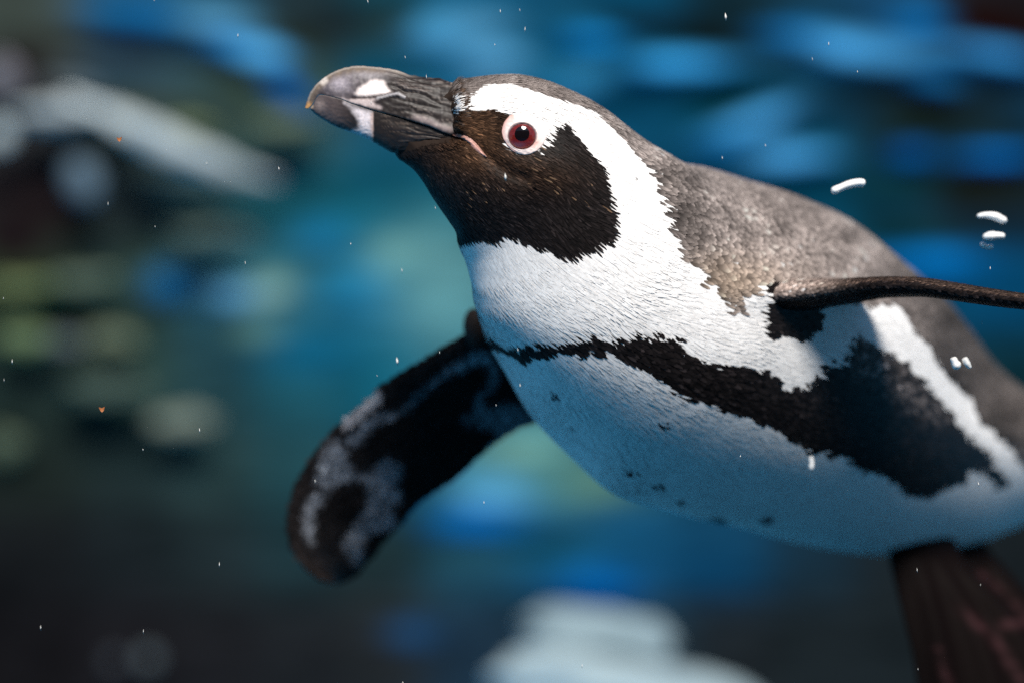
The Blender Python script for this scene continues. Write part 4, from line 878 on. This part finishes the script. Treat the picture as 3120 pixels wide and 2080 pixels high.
def build_ring():
    m = 96; n = 12
    ang = np.linspace(0, 2 * math.pi, m, endpoint=False)
    rp = np.array(RING); ra = np.arctan2(-(rp[:, 1] - EYE[1]), rp[:, 0] - EYE[0]) % (2 * math.pi); rd = np.linalg.norm(rp - EYE, axis=1)
    rd = rd * .93; o = np.argsort(ra); out = np.interp(ang, np.r_[ra[o] - 2 * math.pi, ra[o], ra[o] + 2 * math.pi], np.tile(rd[o], 3))
    out = (np.roll(out, 1) + 2 * out + np.roll(out, -1)) / 4 + 2.5
    V = np.zeros((n, m, 3)); C = np.zeros((n, m, 3))
    for b, t in enumerate(ang):
        ct, s = math.cos(t), math.sin(t)
        inn = 40.5 + (5 if False else 0)
        for a in range(n):
            f = a / (n - 1); r = inn + (out[b] - inn) * f
            px, py = EYE[0] + ct * r * (1.03 if f < .2 else 1), EYE[1] - s * r
            p, nn = on_skin(px, py)
            hgt = .0014 * (1 - f) ** .8 * (1 if f > .05 else .55) + .0004 - .0022 * (f > .96)
            hgt += .00028 * noise.noise(Vector((ct * 7, s * 7, f * 6)))
            V[a, b] = p + nn * hgt
            w = np.array([.76, .66, .64]); nz = .5 + .5 * noise.noise(Vector((ct * 5, s * 5, f * 3 + 2)))
            pink = np.array([.62, .30, .25])
            k = np.clip(.9 * (math.cos(t - math.pi) > .35) * f ** 2 * 1.1 + .85 * np.exp(-((t - 5.75) / .35) ** 2) * (1 - f) + .12 * nz, 0, .9)
            c = w * (1 - k) + pink * k
            if f < .10: c = c * .35 + np.array([.12, .08, .09]) * .65
            C[a, b] = c * (.9 + .2 * nz)
    mesh_obj('eyelid_ring', V.reshape(-1, 3), grid_faces(n, m, cap=False), MAT_LID, penguin, colors=C.reshape(-1, 3))
build_ring()

def build_gape():
    ln = z4([(1900,925),(1990,935),(2080,965),(2150,1020),(2210,1085),(2270,1150),(2335,1200)]); n = 40; m = 10
    ln = resample(ln, n); wd = np.interp(np.linspace(0, 1, n), [0, .3, .6, .85, 1], [2, 8, 9, 6, 1.5])
    t = unit(np.gradient(ln, axis=0)); s = np.stack([-t[:, 1], t[:, 0]], 1)
    V = np.zeros((n, m, 3)); C = np.zeros((n, m, 3))
    for a in range(n):
        for b in range(m):
            f = b / (m - 1) * 2 - 1
            q = ln[a] + s[a] * wd[a] * f * (1 + .2 * noise.noise(Vector((a * .9, b, 1))))
            p, nn = on_skin(q[0], q[1]); V[a, b] = p + nn * (.0013 * (1 - f * f) - .0001 + .0004 * noise.noise(Vector((a * .5, b * .6, 3))))
            C[a, b] = np.array([.55, .30, .25]) * (1 - .35 * (f < -.2)) * (1 + .4 * noise.noise(Vector((a * .6, b * .7, 9))))
    mesh_obj('gape_skin', V.reshape(-1, 3), grid_faces(n, m, closed=False, cap=False), MAT_LID, penguin, colors=C.reshape(-1, 3))
build_gape()

# ------------------------------------------------------------------ air bubbles and drifting specks
def bubble(px, py, y, pts, r, label, seed):
    """a flattened, curved bubble: pts are spine offsets in photo pixels, r half thickness"""
    P = np.array(pts, float); n, m = 28, 20
    S = resample(P, n); u = np.linspace(0, 1, n); rr = .9 * r * np.clip(1 - (2 * u - 1) ** 4, 0, 1) ** .5 * (1 + .14 * np.sin(u * 6 + seed * 2) + .05 * np.sin(u * 13 + seed)); rr[[0, -1]] = r * .05
    t = unit(np.gradient(S, axis=0)); s = np.stack([t[:, 1], -t[:, 0]], 1)
    V = []
    for a in range(n):
        for b in range(m):
            q = 2 * math.pi * b / m
            pp = S[a] + s[a] * rr[a] * math.sin(q)
            V.append(at(pp[0] + px, pp[1] + py, y) + np.array([0, 1, 0]) * rr[a] * KPX * 1.6 * math.cos(q) - at(px, py, y))
    o = mesh_obj('air_bubble', V, grid_faces(n, m), MAT_BUBBLE)
    o.location = at(px, py, y).tolist()
    return tag(o, label, 'bubble', 'air bubbles trailing beside the penguin')
bubble(2585, 569, -.055, [(-52,16),(-30,6),(0,-6),(30,-12),(52,-10)], 15, 'long silvery air bubble above the penguin’s back, nearest its neck', 1)
bubble(3022, 662, -.07, [(-46,-2),(-20,-6),(10,-2),(32,8),(46,8)], 13, 'bean shaped silvery air bubble, upper of two at the right edge', 2)
bubble(3028, 722, -.07, [(-34,2),(-10,-3),(14,-4),(34,-2)], 13, 'short silvery air bubble under the bean shaped one at right edge', 3)
bubble(3022, 742, -.065, [(-30,-4),(-24,6),(-10,10),(4,8)], 9, 'dim bluish bubble tucked beneath the short silvery one', 4)
bubble(2912, 1104, -.01, [(-8,-18),(-2,0),(10,18)], 14, 'silvery bubble on the grey back below the flipper, left one of a pair', 5)
bubble(2945, 1103, -.01, [(-8,-16),(0,0),(12,18)], 11, 'smaller silvery bubble on the grey back, right one of a pair', 6)
bubble(2473, 1408, .07, [(-4,-18),(0,0),(-2,20)], 9, 'tiny whitish bubble against the lower edge of the black flank band', 7)

def build_specks():
    V = []; F = []
    def add(p, a, b, tilt):
        k = len(V); d = Vector((math.sin(tilt), 0, math.cos(tilt))); e = Vector((math.cos(tilt), 0, -math.sin(tilt))); f = Vector((0, 1, 0)); p = Vector(p)
        ring = [p + e * b, p + f * b, p - e * b, p - f * b]
        V.extend([p + d * a] + ring + [p - d * a])
        for q in range(4): F.append((k, k + 1 + q, k + 1 + (q + 1) % 4)); F.append((k + 5, k + 1 + (q + 1) % 4, k + 1 + q))
    for _ in range(55):                                   # sharp, in the plane of the head
        y = random.uniform(-.035, .01); add(at(random.uniform(-50, 3170), random.uniform(-50, 2130), y), random.uniform(4, 9) * KPX, random.uniform(.8, 1.6) * KPX, random.uniform(-.25, .1))
    for x, y in ((2211,52),(1540,540),(1210,1100)): add(at(x, y, -.045 if y > 100 else -.02), 13 * KPX, 4 * KPX, -.1)
    o = mesh_obj('drifting_specks', V, F, MAT_SPECK)
    tag(o, 'tiny pale specks drifting in the water all round the penguin', 'specks', kind='stuff')
build_specks()
def leaf(px, py, s, lab):
    V = [at(px + a * s, py + b * s, -.025) + np.array([0, c * s * KPX, 0]) - at(px, py, -.025) for a, b, c in ((-1,-.6,0),(0,-.3,.3),(1,-.8,0),(.7,.5,.2),(.1,1.1,0),(-.6,.5,.3))] 
    V += [v + np.array([0, .0006, 0]) for v in V]
    F = [tuple(range(6)), tuple(range(11, 5, -1))] + [(i, i + 6, (i + 1) % 6 + 6, (i + 1) % 6) for i in range(6)]
    o = mesh_obj('leaf_scrap', V, F, MAT_LEAF, smooth_shade=False); o.location = at(px, py, -.025).tolist(); tag(o, lab, 'leaf scrap', 'leaf scraps in the water')
leaf(310, 1245, 9, 'tiny orange brown scrap drifting low at the left, darker of two')
leaf(363, 424, 8, 'tiny tan scrap drifting in front of the bleached branch')
